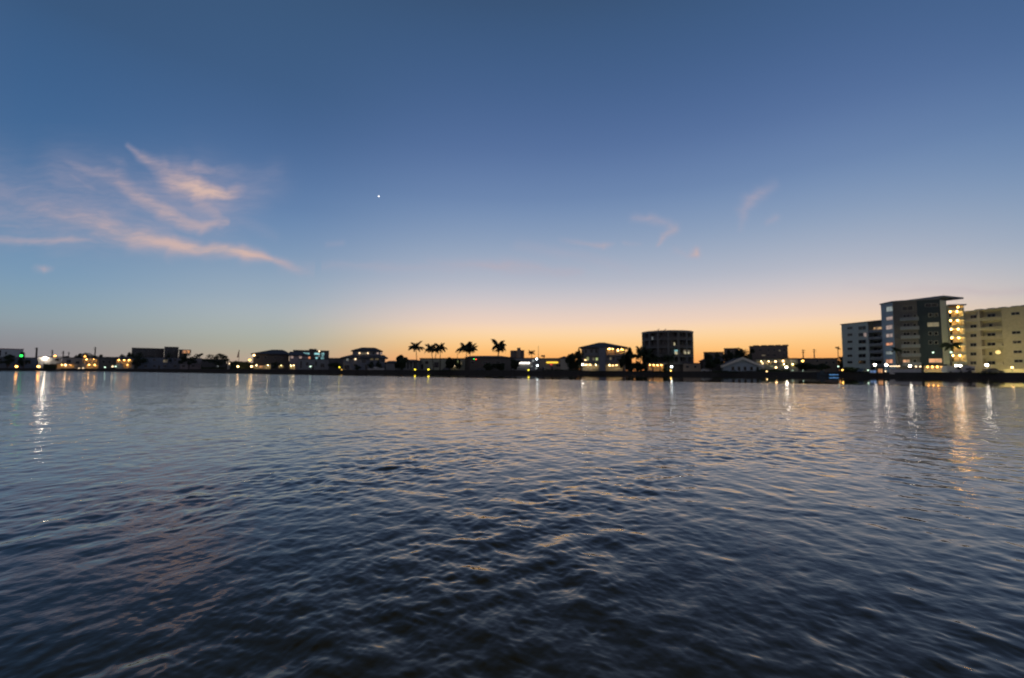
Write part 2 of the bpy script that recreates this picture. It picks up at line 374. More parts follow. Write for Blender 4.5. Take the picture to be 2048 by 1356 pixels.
# ------------------------------------------------------------------ land
def make_land():
    xs = list(range(-900, 2049, 60)) + [2048]
    P = [at(px, 740, shY(px)) for px in xs]; P = [(p.x, p.y) for p in P]
    P = [(-2600, 120)] + P + [(156, 96), (172, 60), (190, 0), (240, -120), (600, -400)]
    m = MB(); back = [(x * 30 if abs(x) > 60 else x * 30, 9000) for x, y in P]
    n = len(P)
    for i in range(n - 1):
        a, b = P[i], P[i + 1]
        A = (a[0] * 12, 9000) if a[1] > 0 else (14000, a[1]); B = (b[0] * 12, 9000) if b[1] > 0 else (14000, b[1])
        m.poly([(*a, GZ), (*b, GZ), (*B, GZ), (*A, GZ)])
    o = m.build('ground', mat('ground', (0.035, 0.04, 0.025), 0.95, 0.5, 0.15)); o['kind'] = 'structure'
    w = MB(); q = []
    for i, (x, y) in enumerate(P):
        a = Vector(P[max(i - 1, 0)]); b = Vector(P[min(i + 1, n - 1)]); t = (b - a).normalized(); q.append((Vector((x, y)), Vector((-t.y, t.x))))
    for (p, u), (p2, u2) in zip(q[:-1], q[1:]):
        def s4(d0, d1, z0, z1, k):
            c = [p - u * d0, p2 - u2 * d0, p2 + u2 * d1, p + u * d1]
            w.hexa([(v.x, v.y, z0) for v in c] + [(v.x, v.y, z1) for v in c], k)
        s4(0.0, 0.4, -1.5, GZ + 0.12, 0); s4(0.22, 0.6, GZ + 0.123, GZ + 0.26, 1)
    sw = thing('seawall', 'low grey concrete sea wall with a flat cap running along the whole far shore', 'wall', (0, 190, 0))
    w2 = MB(); w3 = MB()
    for f, k in zip(w.f, w.mi): (w2 if k == 0 else w3).poly([w.v[i] for i in f])
    w2.build('wall_face', mat('seawall', (0.05, 0.05, 0.048), 0.9, 0.4, 0.5), sw)
    w3.build('wall_cap', mat('cap', (0.12, 0.12, 0.115), 0.9, 0.3, 0.5), sw)
make_land()

# ------------------------------------------------------------------ materials of the town
M = {
 'white': mat('white_paint', (0.62, 0.62, 0.60)), 'cream': mat('cream_wall', (0.50, 0.46, 0.38)), 'grey': mat('grey_wall', (0.26, 0.27, 0.28)),
 'blue': mat('blue_wall', (0.30, 0.38, 0.47)), 'dark': mat('dark_wall', (0.12, 0.115, 0.11)), 'brown': mat('brown_wall', (0.20, 0.165, 0.14)),
 'roof': mat('dark_roof', (0.06, 0.06, 0.07), 0.85), 'navy': mat('navy_wall', (0.045, 0.065, 0.09)), 'slate': mat('slate_wall', (0.20, 0.22, 0.26)),
 'olive': mat('olive_wall', (0.42, 0.45, 0.36)), 'sea': mat('sea_green_wall', (0.34, 0.40, 0.36)), 'glass': mat('dark_glass', (0.012, 0.014, 0.018), 0.12, 0.1),
 'frame': mat('window_frame', (0.32, 0.32, 0.30)), 'metal': mat('grey_metal', (0.10, 0.10, 0.10), 0.5), 'wood': mat('pole_wood', (0.07, 0.055, 0.045)),
 'leaf': mat('leaf', (0.028, 0.042, 0.018), 0.8, 0.5, 0.6), 'leaf2': mat('leaf_olive', (0.045, 0.05, 0.02), 0.8, 0.5, 0.6), 'bark': mat('bark', (0.06, 0.05, 0.04)),
 'red': mat('red_trim', (0.30, 0.05, 0.04)), 'tan': mat('tan_wall', (0.34, 0.28, 0.22)), 'black': mat('black_rubber', (0.02, 0.02, 0.02)),
 'pink': mat('pink_grey_wall', (0.42, 0.36, 0.36)),
}
WARM = (1.0, 0.55, 0.16); AMB = (1.0, 0.42, 0.05); WHT = (1.0, 0.85, 0.66); YEL = (1.0, 0.72, 0.08); COOL = (0.62, 0.9, 1.0); LIME = (0.8, 0.95, 0.35)
G = {
 'warm': glowmat('lit_warm', (1.0, 0.58, 0.22), 0.75, 0.9, 0.9), 'amber': glowmat('lit_amber', (1.0, 0.42, 0.12), 0.7, 0.8, 0.8),
 'teal': glowmat('lit_teal', (0.35, 0.80, 0.82), 0.9, 0.6, 0.5), 'pale': glowmat('lit_pale', (0.62, 0.70, 0.66), 0.36, 0.6, 0.5),
 'lime': glowmat('lit_lime', (0.72, 0.85, 0.30), 0.8, 0.9, 0.8), 'peach': glowmat('lit_peach', (0.9, 0.62, 0.5), 0.45, 0.6, 0.6),
 'dimy': glowmat('lit_dim', (0.8, 0.6, 0.25), 0.22, 0.8, 0.8), 'orange': glowmat('lit_orange', (1.0, 0.36, 0.14), 0.85, 0.5, 0.6),
 'pale_yellow': glowmat('lit_pale_yellow', (1.0, 0.86, 0.48), 0.85, 0.8, 0.9),
}
def bulb(name, col, st): return glowmat('bulb_' + name, col, st)
BU = {'w': bulb('warm', (1.0, 0.60, 0.25), 8), 'p': bulb('porch', (1.0, 0.74, 0.36), 34), 'M': bulb('balcony', (1.0, 0.48, 0.12), 48), 'W': bulb('flood', (1.0, 0.86, 0.70), 30), 'F': bulb('strongest_flood', (1.0, 0.84, 0.66), 60), 'o': bulb('orange', (1.0, 0.42, 0.08), 7), 'O': bulb('sodium', (1.0, 0.42, 0.08), 13),
      'y': bulb('yellow', (1.0, 0.78, 0.03), 3.0), 'r': bulb('red', (1.0, 0.05, 0.02), 3), 'g': bulb('green', (0.02, 1.0, 0.10), 3.0), 'c': bulb('cool', (0.85, 0.98, 1.0), 12),
      't': bulb('greenish', (0.70, 1.0, 0.75), 2.2), 'h': bulb('halo_warm', (1.0, 0.72, 0.42), 3.2), 'm': bulb('amber_strong', (1.0, 0.55, 0.10), 7)}

# ------------------------------------------------------------------ building helpers
def window(F, parent, r, k='glass', name='window', d=0.0, fw=0.09, label=None):
    """one window: frame ring and pane"""
    s0, s1, z0, z1 = r
    if s1 - s0 < 0.3: s0, s1 = (s0 + s1) / 2 - .15, (s0 + s1) / 2 + .15
    z0 = max(z0, GZ + 0.02)
    if z1 - z0 < 0.25: z1 = z0 + 0.25
    m = MB()
    fbox(m, F, s0 + fw, s1 - fw, d - 0.03, d - 0.008, z0 + fw, z1 - fw, 1)
    for a, b, c, e in ((s0, s0 + fw, z0, z1), (s1 - fw, s1, z0, z1), (s0 + fw, s1 - fw, z0, z0 + fw), (s0 + fw, s1 - fw, z1 - fw, z1)):
        fbox(m, F, a, b, d - 0.08, d - 0.004, c, e, 0)
    if s1 - s0 > 1.2:
        c = (s0 + s1) / 2; fbox(m, F, c - .04, c + .04, d - 0.07, d - 0.031, z0 + fw, z1 - fw, 0)
    o = m.build(name, [M['frame'], M['glass'] if k == 'glass' else G[k]], parent)
    if label: o['label'] = label
    return o
def hip(F, parent, s0, s1, d0, d1, ze, zp, r0, r1, over=0.6, m='roof', name='roof'):
    """hipped roof: eaves s0..s1, ridge r0..r1 (gable when r0=s0, r1=s1)"""
    b = MB(); dm = (d0 + d1) / 2; a, c, e, f = s0 - over, s1 + over, d0 - over, d1 + over
    P = F.p
    A, B, Cc, D = P(a, e, ze), P(c, e, ze), P(c, f, ze), P(a, f, ze); U, V = P(r0, dm, zp), P(r1, dm, zp)
    t = Vector((0, 0, 0.22)); A2, B2, C2, D2 = A - t, B - t, Cc - t, D - t
    for q in ([A, B, V, U], [B, Cc, V], [Cc, D, U, V], [D, A, U], [A2, D2, C2, B2], [A, A2, B2, B], [B, B2, C2, Cc], [Cc, C2, D2, D], [D, D2, A2, A]): b.poly(q)
    return b.build(name, M[m], parent)
def wall(F, parent, s0, s1, d0, d1, z0, z1, m, name='wall'):
    b = MB(); fbox(b, F, s0, s1, d0, d1, z0, z1); return b.build(name, M[m], parent)
def lampball(parent, p, k='w', r=0.34, name='wall_lamp'):
    m = MB(); m.ball(p, r, 1, 8, 6); p = Vector(p)
    m.box(p.x - r * .5, p.x + r * .5, p.y + r * .95, p.y + r * .95 + .12, p.z - r * .5, p.z + r * .5, 0)
    m.box(p.x - r * .9, p.x + r * .9, p.y - r * .4, p.y + r * 1.2, p.z + r * 1.02, p.z + r * 1.12, 0)
    return m.build(name, [M['metal'], BU[k]], parent)
def recess(F, parent, r, depth, wallm, k='w', lamps=2, cols=(), colm='white', name='veranda', lr=0.16, rail=0, back=None):
    """a lit open bay: floor, ceiling, side and back walls, columns in front and small lamps under its ceiling; stands proud of the wall plane behind"""
    s0, s1, z0, z1 = r; z0 = max(z0, GZ + .01)
    m = MB(); t = .12
    fbox(m, F, s0, s1, depth - .02, depth + t, z0, z1, 0)
    fbox(m, F, s0 - t, s0, 0.36, depth + t, z0, z1 + t, 0); fbox(m, F, s1, s1 + t, 0.36, depth + t, z0, z1 + t, 0)
    fbox(m, F, s0, s1, .36, depth - .02, z1 + .002, z1 + .16, 0); fbox(m, F, s0, s1, .36, depth - .02, z0 - .14, z0, 0)
    o = m.build(name, M[wallm], parent)
    for c in cols:
        b = MB(); fbox(b, F, c - .13, c + .13, -.16, .1, z0, z1); b.build('column', M[colm], parent)
    lamps = int(round(lamps * .6)) if lamps > 1 else lamps
    for i in range(lamps):
        q = s0 + (s1 - s0) * (i + .5) / lamps
        b = MB(); b.ball(F.p(q, depth * .45, z1 - lr * 1.2), lr, 0, 6, 4); b.build('ceiling_lamp', BU[k], parent)
    if rail:
        b = MB(); fbox(b, F, s0, s1, -.14, -.08, z0 + .98, z0 + 1.05)
        n = max(2, int((s1 - s0) / .5))
        for i in range(n + 1):
            q = s0 + (s1 - s0) * i / n; fbox(b, F, q - .03, q + .03, -.13, -.09, z0, z0 + .98)
        b.build('railing', M['frame'], parent)
    return o
def punched(F, parent, s0, s1, z0, z1, depth, holes, m, name='wall', th=0.35):
    """front wall as a thick sheet with rectangular openings, and the solid block well behind it"""
    ss = sorted({s0, s1, *[max(s0, min(s1, v)) for h in holes for v in h[:2]]}); zs = sorted({z0, z1, *[max(z0, min(z1, v)) for h in holes for v in h[2:]]})
    b = MB()
    for a, c in zip(ss[:-1], ss[1:]):
        if c - a < 1e-4: continue
        run = None
        for e, f in zip(zs[:-1], zs[1:]):
            if f - e < 1e-4: continue
            sm, zm = (a + c) / 2, (e + f) / 2
            solid = not any(h[0] < sm < h[1] and h[2] < zm < h[3] for h in holes)
            if solid: run = (run[0], f) if run else (e, f)
            if (not solid) and run: fbox(b, F, a, c, 0, th, run[0], run[1]); run = None
        if run: fbox(b, F, a, c, 0, th, run[0], run[1])
    deep = max([th] + [h[4] if len(h) > 4 else 0 for h in holes])
    return b.build(name, M[m], parent)

def building(name, label, cat, pxa, Ya, pxb, Yb, top, wallm, depth=12, roof='flat', peak=None, ridge=None, wins=(), bays=(), lamps=(), base=None, roofm='roof', group=None, doors=(), over=.6, parapet=.35):
    """top: photo y of the eaves at the middle; wins: (x0, y0, x1, y1, kind); bays: (x0, y0, x1, y1, lamp kind, lamps, columns px list, wall material)"""
    xm = (pxa + pxb) / 2; ym = (Ya + Yb) / 2
    if abs(xm - 1024) > 250:         # houses off to the sides stand square to the shore's curve
        tm = (xm - 1024) / FPX; fy = lambda px: ym * (1 + tm * tm) / (1 + tm * (px - 1024) / FPX)
        Ya, Yb = fy(pxa), fy(pxb)
    F = Fr(pxa, Ya, pxb, Yb)
    t = thing(name, label, cat, F.p(F.L / 2, 0, GZ if base is None else base), group)
    z0 = GZ - 0.3 if base is None else base; z1 = F.hit(xm, top)[1]
    holes = []; D = 2.6 if bays else 0.35
    for b_ in bays:
        r = rect(F, *b_[:4]); r = (max(r[0], 0.15), min(r[1], F.L - .15), max(r[2], GZ + .15), min(r[3], z1 - .3)); holes.append(r)
    if holes:
        punched(F, t, 0, F.L, z0, z1, D, holes, wallm)
        wall(F, t, 0, F.L, D, depth, z0, z1, wallm, 'rear_wall')
        b = MB()
        for s in (0, F.L - .3): fbox(b, F, s, s + .3, .35, D, z0, z1)
        fbox(b, F, .3, F.L - .3, .35, D, z1 - .25, z1)
        b.build('side_wall', M[wallm], t)
        for b_, r in zip(bays, holes):
            recess(F, t, (r[0], r[1], r[2], r[3]), 2.3, b_[7] if len(b_) > 7 else wallm, b_[4], b_[5], [F.hit(c, (b_[1] + b_[3]) / 2)[0] for c in b_[6]], rail=(b_[3] < 729))
    else:
        wall(F, t, 0, F.L, 0, depth, z0, z1, wallm)
    if roof == 'flat':
        b = MB(); fbox(b, F, -.12, F.L + .12, -.12, depth + .12, z1 + .002, z1 + .12)
        for a_ in ((-.12, F.L + .12, -.12, .1), (-.12, F.L + .12, depth - .1, depth + .12), (-.12, .1, .1, depth - .1), (F.L - .1, F.L + .12, .1, depth - .1)):
            fbox(b, F, *a_, z1 + .12, z1 + parapet)
        b.build('roof', M[roofm], t)
    else:
        zp = at(xm, peak, (Ya + Yb) / 2 + depth / 2).z
        r0, r1 = (F.hit(ridge[0], peak, depth / 2)[0], F.hit(ridge[1], peak, depth / 2)[0]) if ridge else (0, F.L)
        hip(F, t, 0, F.L, 0, depth, z1 + .225, max(zp, z1 + .5), max(r0, 0), min(r1, F.L), over, roofm)
    for w in wins: window(F, t, rect(F, *w[:4]), w[4] if len(w) > 4 else 'glass')
    for w in doors: window(F, t, rect(F, *w[:4]), w[4] if len(w) > 4 else 'glass', 'door')
    for l in lamps:
        s, z = F.hit(l[0], l[1]); r_ = l[3] if len(l) > 3 else .34
        lampball(t, F.p(s, -r_ - .16, z), l[2], r_)
    return t, F, z1

def lamp_post(px, py, Y, label, k='w', r=0.36, cat='street lamp', name='street_lamp', arm=True, group='lamps along the far shore', power=0, lcol=(1, .82, .58)):
    p = at(px, py, Y); x = p.x + (0.9 if arm else 0)
    t = thing(name, label, cat, (x, Y, GZ), group)
    m = MB()
    if arm: m.tube([(x, Y, GZ), (x, Y, p.z + .35), (x - .35, Y, p.z + .62), (p.x, Y, p.z + r + .12)], .07, 6)
    else: m.tube([(x, Y, GZ), (x, Y, p.z - r * .9)], .07, 6)
    m.build('pole', M['metal'], t)
    m = MB(); m.ball(p, r, 0, 10, 7, .85); m.build('lamp_globe', BU[k], t)
    m = MB(); m.tube([(p.x, Y, p.z + r * .88), (p.x, Y, p.z + r * .88 + .14)], [r * .7, .12], 8) if arm else m.tube([(p.x, Y, p.z - r * 1.0), (p.x, Y, p.z - r * .78)], [.12, r * .6], 8)
    m.build('lamp_hood', M['metal'], t)
    if power:
        ld = bpy.data.lights.new('lamp_light', 'POINT'); ld.energy = power; ld.color = lcol; ld.shadow_soft_size = r * 1.05; lo = bpy.data.objects.new('lamp_light', ld); C.objects.link(lo)
        lo.parent = t; lo.location = (p.x - x, 0, p.z - GZ); lo.visible_camera = False; lo.visible_glossy = False
    return t

def tree(px, top, Y, wpx, label, bottom=None, n=1700, leaf=.85, name='tree', mt='leaf', group=None, clumps=13, seed=0, cat='tree'):
    rng = random.Random(int(px * 7 + top + seed)); c = at(px, 740, Y); w = wpx * Y / FPX
    zt = at(px, top, Y).z; zb = GZ + (zt - GZ) * .18 if bottom is None else at(px, bottom, Y).z; zb = max(zb, GZ + .05)
    t = thing(name, label, cat, (c.x, Y, GZ), group)
    m = MB(); H = zt - GZ
    if H > 2.5:
        m.tube([(c.x, Y, GZ - .1), (c.x + .1, Y, GZ + H * .25), (c.x - .1, Y + .1, GZ + H * .6)], [max(.12, H * .035), H * .026, H * .012], 7)
        for k in range(5):
            a = rng.random() * 6.28; e = Vector((math.cos(a) * w * .3, math.sin(a) * w * .3, 0))
            s = Vector((c.x, Y, GZ + H * rng.uniform(.2, .4)))
            m.tube([s, s + e * .5 + Vector((0, 0, H * .18)), s + e + Vector((0, 0, H * .36))], [H * .016, H * .011, H * .005], 5)
        m.build('trunk', M['bark'], t)
    m = MB(); cz = (zt + zb) / 2; hz = (zt - zb) / 2; cl = []
    for k in range(clumps):
        u = rng.random() * 6.28; v = rng.uniform(-.85, .95); rr = math.sqrt(max(0, 1 - v * v)) * rng.uniform(.35, 1.12)
        s = rng.uniform(.16, .36)
        cl.append((Vector((c.x + math.cos(u) * rr * w * .5 * (1 - s * .8), Y + math.sin(u) * rr * w * .5 * (1 - s * .8), cz + v * hz * (1 - s))), s * w * .55, s * hz * 1.15))
    cl.append((Vector((c.x, Y, cz - hz * .1)), w * .32, hz * .72))
    n = int(n * 1.5); leaf = min(leaf, .85) * (.75 if w < 5 else 1)
    for k in range(n):
        p, rw, rz = rng.choice(cl)
        d = Vector((rng.gauss(0, 1), rng.gauss(0, 1), rng.gauss(0, 1))).normalized() * rng.random() ** .4
        q = p + Vector((d.x * rw, d.y * rw, d.z * rz)); q.z = max(q.z, GZ + .1)
        a = Vector((rng.gauss(0, 1), rng.gauss(0, 1), rng.gauss(0, 1))).normalized(); b = a.orthogonal().normalized(); s = leaf * rng.uniform(.5, 1.2)
        m.poly([q - a * s * .5, q - b * s * .36, q + a * s * .5, q + b * s * .36])
    m.build('crown', M[mt], t)
    return t

def palm(px, cy, Y, span, base_px, label, nf=20, lean=0, seed=0, up=1.0, name='palm_tree', group='palms on the far shore', mt='leaf', parts=True):
    """px, cy: crown heart in the photo; span: crown width in px; base_px: photo x of the trunk's foot"""
    rng = random.Random(seed); h = at(px, cy, Y); f = at(base_px, 740, Y); L = span * Y / FPX / 2 * 1.28
    t = thing(name, label, 'palm tree', (f.x, Y, GZ), group)
    m = MB(); pts = []; rad = []
    for k in range(9):
        u = k / 8; pts.append((f.x + (h.x - f.x) * (u ** 1.4), Y, GZ + (h.z - GZ) * u)); rad.append((.26 - .12 * u) * (1.25 if k == 0 else 1))
    m.tube(pts, rad, 8); m.build('trunk', M['bark'], t)
    m = MB()
    for k in range(nf):
        az = 2 * math.pi * (k + rng.uniform(-.25, .25)) / nf; el = R(rng.choice([8, 25, 42, 60, 74]) + rng.uniform(-8, 8)) * up; ln = L * rng.uniform(.85, 1.18)
        d = Vector((math.cos(az), math.sin(az) * .9, 0)); p = Vector(h); ang = el; seg = 9; prev = None; side = Vector((-d.y, d.x, 0))
        droop = R(rng.uniform(105, 150)) if el < R(50) else R(rng.uniform(75, 120))
        for j in range(seg + 1):
            u = j / seg; tdir = (d * math.cos(ang) + Vector((0, 0, math.sin(ang)))).normalized()
            hl = L * .34 * math.sin(math.pi * min(1, .12 + u * .86)) ** .7      # leaflet length
            if prev is not None:
                m.poly([prev - side * .05, p - side * .04, p + side * .04, prev + side * .05])
                for sd in (-1, 1):
                    for v in (.0, .33, .66):
                        q = prev.lerp(p, v); dn = Vector((0, 0, -1)) * rng.uniform(.5, .95) + side * sd * rng.uniform(.45, .8) + tdir * .55
                        dn = dn.normalized() * hl * rng.uniform(.8, 1.1); wv_ = tdir * (L * .042)
                        m.poly([q - wv_, q + dn * .5 - wv_ * .8, q + dn, q + dn * .5 + wv_ * .9, q + wv_])
            prev = Vector(p); p = p + tdir * (ln / seg); ang -= droop / seg * (.5 + u)
    m.build('fronds', M[mt], t)
    m = MB(); m.tube([h - Vector((0, 0, .9)), h - Vector((0, 0, .2)), h + Vector((0, 0, .3))], [.17, .26, .1], 7); m.build('crownshaft', M['leaf2'], t)
    return t

def pole(px, top, Y, label, r=.13, arms=1, name='utility_pole', cat='pole', group='poles behind the roofs', mt='wood', aw=.9):
    p = at(px, top, Y); t = thing(name, label, cat, (p.x, Y, GZ), group)
    m = MB(); m.tube([(p.x, Y, GZ), (p.x, Y, p.z)], [r * 1.2, r * .8], 7); m.build('pole', M[mt], t)
    for k in range(arms):
        z = p.z - .5 - k * 1.0
        m = MB(); m.box(p.x - aw, p.x + aw, Y - .07 - r, Y - r * .9, z - .07, z + .07)
        for q in (-.85, -.35, .35, .85): m.tube([(p.x + q * aw, Y - r - .03, z + .07), (p.x + q * aw, Y - r - .03, z + .26)], .05, 5)
        m.build('crossarm', M[mt], t)
    return t
def hedge(px0, px1, top, Y, label, th=1.2, mt='leaf', name='hedge', cat='hedge'):
    a = at(px0, 740, Y); b = at(px1, 740, Y); z = at((px0 + px1) / 2, top, Y).z; rng = random.Random(int(px0)); m = MB()
    m.box(a.x + .3, b.x - .3, Y - th * .3, Y + th * .3, GZ - .05, max(z - .35, GZ + .3))
    for k in range(int((b.x - a.x) * (z - GZ) * 26) + 60):
        q = Vector((rng.uniform(a.x, b.x), Y + rng.uniform(-.5, .5) * th, rng.uniform(GZ, z) + .12 * math.sin(k)))
        u = Vector((rng.gauss(0, 1), rng.gauss(0, 1), rng.gauss(0, 1))).normalized(); v = u.orthogonal().normalized(); s = rng.uniform(.18, .4)
        m.poly([q - u * s, q - v * s * .5, q + u * s, q + v * s * .5])
    o = m.build(name, M[mt]); return tag(o, label, cat)
def car(px, Y, label, col=(.5, .5, .5), L=4.4, rz=0.0, h=1.45, name='parked_car', cat='car', group='vehicles parked along the far shore', van=False, lights=None):
    c = at(px, 740, Y); t = thing(name, label, cat, (c.x, Y, GZ), group)
    paint = mat('paint_%d' % int(sum(col) * 100), col, .3, .05)
    def add(m, n, mts, par=t):
        o = m.build(n, mts); o.parent = par; return o
    l = L / 2; w = .86
    if van: prof = [(-l, .35), (-l, h), (l * .62, h), (l * .86, h * .62), (l, h * .5), (l, .35)]
    else: prof = [(-l, .35), (-l, .82), (-l * .86, .92), (-l * .62, h * .97), (l * .12, h), (l * .46, .95), (l * .95, .82), (l, .6), (l, .35)]
    m = MB(); n = len(prof)
    for sgn, f in ((-1, 1), (1, -1)): m.poly([(x, sgn * w * (1 if z < 1 else .86), z) for x, z in prof][::f])
    for k in range(n):
        (x0, z0), (x1, z1) = prof[k], prof[(k + 1) % n]; wa = w * (1 if z0 < 1 else .86); wb = w * (1 if z1 < 1 else .86)
        m.poly([(x0, -wa, z0), (x1, -wb, z1), (x1, wb, z1), (x0, wa, z0)])
    add(m, 'body', paint)
    m = MB()
    for sgn in (-1, 1):
        y = sgn * (w * .94 + .012)
        q = [(-l * .55, y, h * .66), (l * .34, y, h * .66), (l * .1, y, h * .93), (-l * .5, y, h * .93)] if not van else [(l * .2, y * 1.07, h * .6), (l * .66, y * 1.07, h * .6), (l * .56, y * 1.07, h * .88), (l * .2, y * 1.07, h * .88)]
        m.poly(q)
    add(m, 'side_windows', M['glass'])
    for x in (-l * .62, l * .62):
        for sgn in (-1, 1):
            m = MB(); m.tube([(x, sgn * .66, .33), (x, sgn * .9, .33)], .33, 12); o = add(m, 'wheel', M['black'])
    t.rotation_euler = (0, 0, rz)
    if lights:
        for sgn in (-1, 1):
            m = MB(); m.ball((l + .02, sgn * .6, .68), .14, 0, 6, 4); add(m, 'headlight', BU[lights])
    return t

# ------------------------------------------------------------------ planet in the evening sky
p = at(757.5, 392.5, 6000)
pl = MB().ball(p, 9, 0, 12, 8).build('evening_planet', glowmat('planet_light', (1.0, 0.96, 0.9), 2.2))
tag(pl, 'small bright white evening planet alone high in the blue sky', 'planet')

# ------------------------------------------------------------------ the far left
building('shop_building', 'pinkish white flat roofed block with dark red roof edge at the far left', 'building', -70, 275, 44, 275, 697.5, 'white', 16, roofm='red',
         wins=[(-40, 703, -25, 711), (-8, 700, 2, 712), (10, 704, 14, 709)], group=None)
building('low_building', 'long low dark grey building on the far left shore below the green signal', 'building', -90, 244, 73, 240, 715, 'slate', 12,
         wins=[(-30, 721, -20, 730), (0, 716.5, 4, 721), (12, 724, 20, 733), (40, 724, 48, 733), (56, 722, 62, 728)])
building('garage_building', 'white walled low building washed by the strongest flood light on the left', 'building', 75, 241, 122, 240, 714.5, 'white', 10,
         wins=[(110, 717, 118, 722)], lamps=[(91, 716, 'F', .5)])
building('beige_house', 'beige flat roofed house with two dark windows between the white garage and the lit veranda', 'house', 123, 240, 164, 239, 716, 'cream', 10,
         wins=[(133, 719, 142, 726), (151, 722, 159, 728)])
building('carport', 'low open carport glowing warm inside in front of the beige house', 'carport', 112, 229, 152, 229, 727.5, 'cream', 6,
         bays=[(114, 729, 149, 738, 'M', 4, [122, 131, 140], 'cream')], lamps=[(131, 730, 'w', .4)], parapet=.2)
building('veranda_house', 'two storey house whose stacked verandas are lit yellow behind white columns', 'house', 163, 236, 197, 236, 716, 'cream', 10,
         bays=[(165, 718, 195, 727, 'M', 4, [171, 176, 182, 188], 'cream'), (172, 729, 195, 738, 'M', 4, [180, 187], 'cream')])
building('dark_house', 'unlit low dark house between the lit veranda and the yellow gable', 'house', 198, 238, 231, 238, 715, 'dark', 10, wins=[(204, 720, 210, 726), (216, 721, 222, 727)])
building('gabled_house', 'small house with deep yellow lit porches under a low hip roof beside dark trees', 'house', 231, 238, 267, 238, 718, 'cream', 9, roof='hip', peak=714, ridge=(240, 258),
         bays=[(233, 719, 263, 727, 'M', 5, [242, 254], 'cream'), (247, 729, 262, 736.5, 'M', 2, [254], 'cream')])
# traffic light and poles
def signal(px, py, Y, k, label, r=.55, name='traffic_light'):
    p = at(px, py, Y); t = thing(name, label, 'traffic light', (p.x + 1.6, Y, GZ), 'traffic signals over the road behind the houses')
    MB().tube([(p.x + 1.6, Y, GZ), (p.x + 1.6, Y, p.z + 1.2), (p.x - .2, Y, p.z + 1.2)], .1, 6).build('mast', M['metal'], t)
    h = MB().box(p.x - r * 1.1, p.x + r * 1.1, Y - .05, Y + .5, p.z - r * 1.2, p.z + r * 2.6).build('signal_head', M['black'], t)
    MB().ball((p.x, Y - .1, p.z), r, 0, 10, 6, .8).build('signal_lens', BU[k], h)
signal(43.5, 711.5, 235, 'g', 'green traffic light glowing above the low roofs at the far left', .72)
signal(1570, 719, 200, 'r', 'red traffic light beside the lamps of the lit shop front', .5)
for px, top, w, lb in ((74, 695, .5, 'thickest dark utility pole standing above the low building on the left'), (105, 700, .3, 'slim utility pole just left of the amber lamp'),
                       (127, 702, .3, 'utility pole behind the beige house, left of a shorter twin'), (138, 704, .26, 'shortest utility pole behind the beige house'),
                       (191, 694, .34, 'utility pole rising out of the dark tree behind the lit veranda')):
    pole(px, top, 285, lb, w, 2 if px != 138 else 1)
# lamps of the left shore
for a in ((33, 733, 'O', .5, 'orange lamp on a short post, first from the left on the shore'), (77, 733, 'O', .55, 'brighter orange lamp on a short post below the flood light'),
          (110, 712, 'o', .55, 'amber street lamp above the roof of the white garage'), (170, 713, 'o', .42, 'small red orange lamp in front of the dark tree over the verandas'),
          (158, 737, 'h', .36, 'left one of two small garden lamps close together before the carport'), (166, 737, 'h', .36, 'right one of two small garden lamps close together before the carport'),
          (210, 734.5, 't', .36, 'faint green white garden lamp in front of the dark house'), (225, 733, 'h', .4, 'warm garden lamp left beside a greenish one'),
          (231, 733, 't', .36, 'greenish garden lamp right beside a warm one'), (476, 733, 'w', .5, 'white post lamp standing alone before the dark hedge'),
          (503, 733, 'w', .5, 'white post lamp at the corner of the yellow lit porch'), (499.5, 720, 'm', .58, 'large amber lamp left of the big hip roofed house'),
          (508, 710.5, 'w', .5, 'highest warm lamp at the left eaves of the big hip roofed house'), (621, 733, 't', .42, 'pale green lamp by the door of the low grey house'),
          (679, 734.5, 'y', .38, 'yellow dock lamp higher of two near the white boat'), (683, 740, 'm', .36, 'orange dock lamp lower of two at the waterline'),
          (830, 739, 'y', .42, 'yellow dock lamp under the single palm'), (857, 739, 'y', .46, 'yellow dock lamp between the single palm and the palm trio'),
          (1057, 740, 'y', .40, 'yellow dock lamp below the white lit canopy'), (1073.5, 718, 'c', .40, 'upper white lamp beside the thin tall mast'), (1075, 731, 'c', .36, 'lower white lamp below another beside the mast'),
          (1533, 743, 'w', .36, 'pinkish white lamp low at the water by the blue gabled house'), (1551, 723, 'w', .38, 'upper left warm lamp of the bright shop front'), (1552, 735, 'w', .38, 'lower left warm lamp of the bright shop front'),
          (1573, 734.5, 'W', .40, 'strongest white lamp of the bright shop front'), (1605.5, 722, 'm', .42, 'orange lamp above the dark tree right of the shop front'),
          (1676.5, 733, 't', .24, 'tiny greenish lamp left of the pale apartment wing'), (1643, 747, 'W', .32, 'left floodlight of the moored motor boat pair of lamps'), (1651, 747, 'w', .30, 'right floodlight of the pair low on the water')):
    px = a[0]; arm = a[1] < 728
    off = {476: 4, 503: 4, 110: 30, 170: 18, 1605.5: 14, 1551: 14, 1552: 12, 1573: 8, 499.5: 6, 508: 7}.get(px, 2.2)
    lamp_post(px, a[1], shY(px) + off, a[4], a[2], a[3], arm=arm)
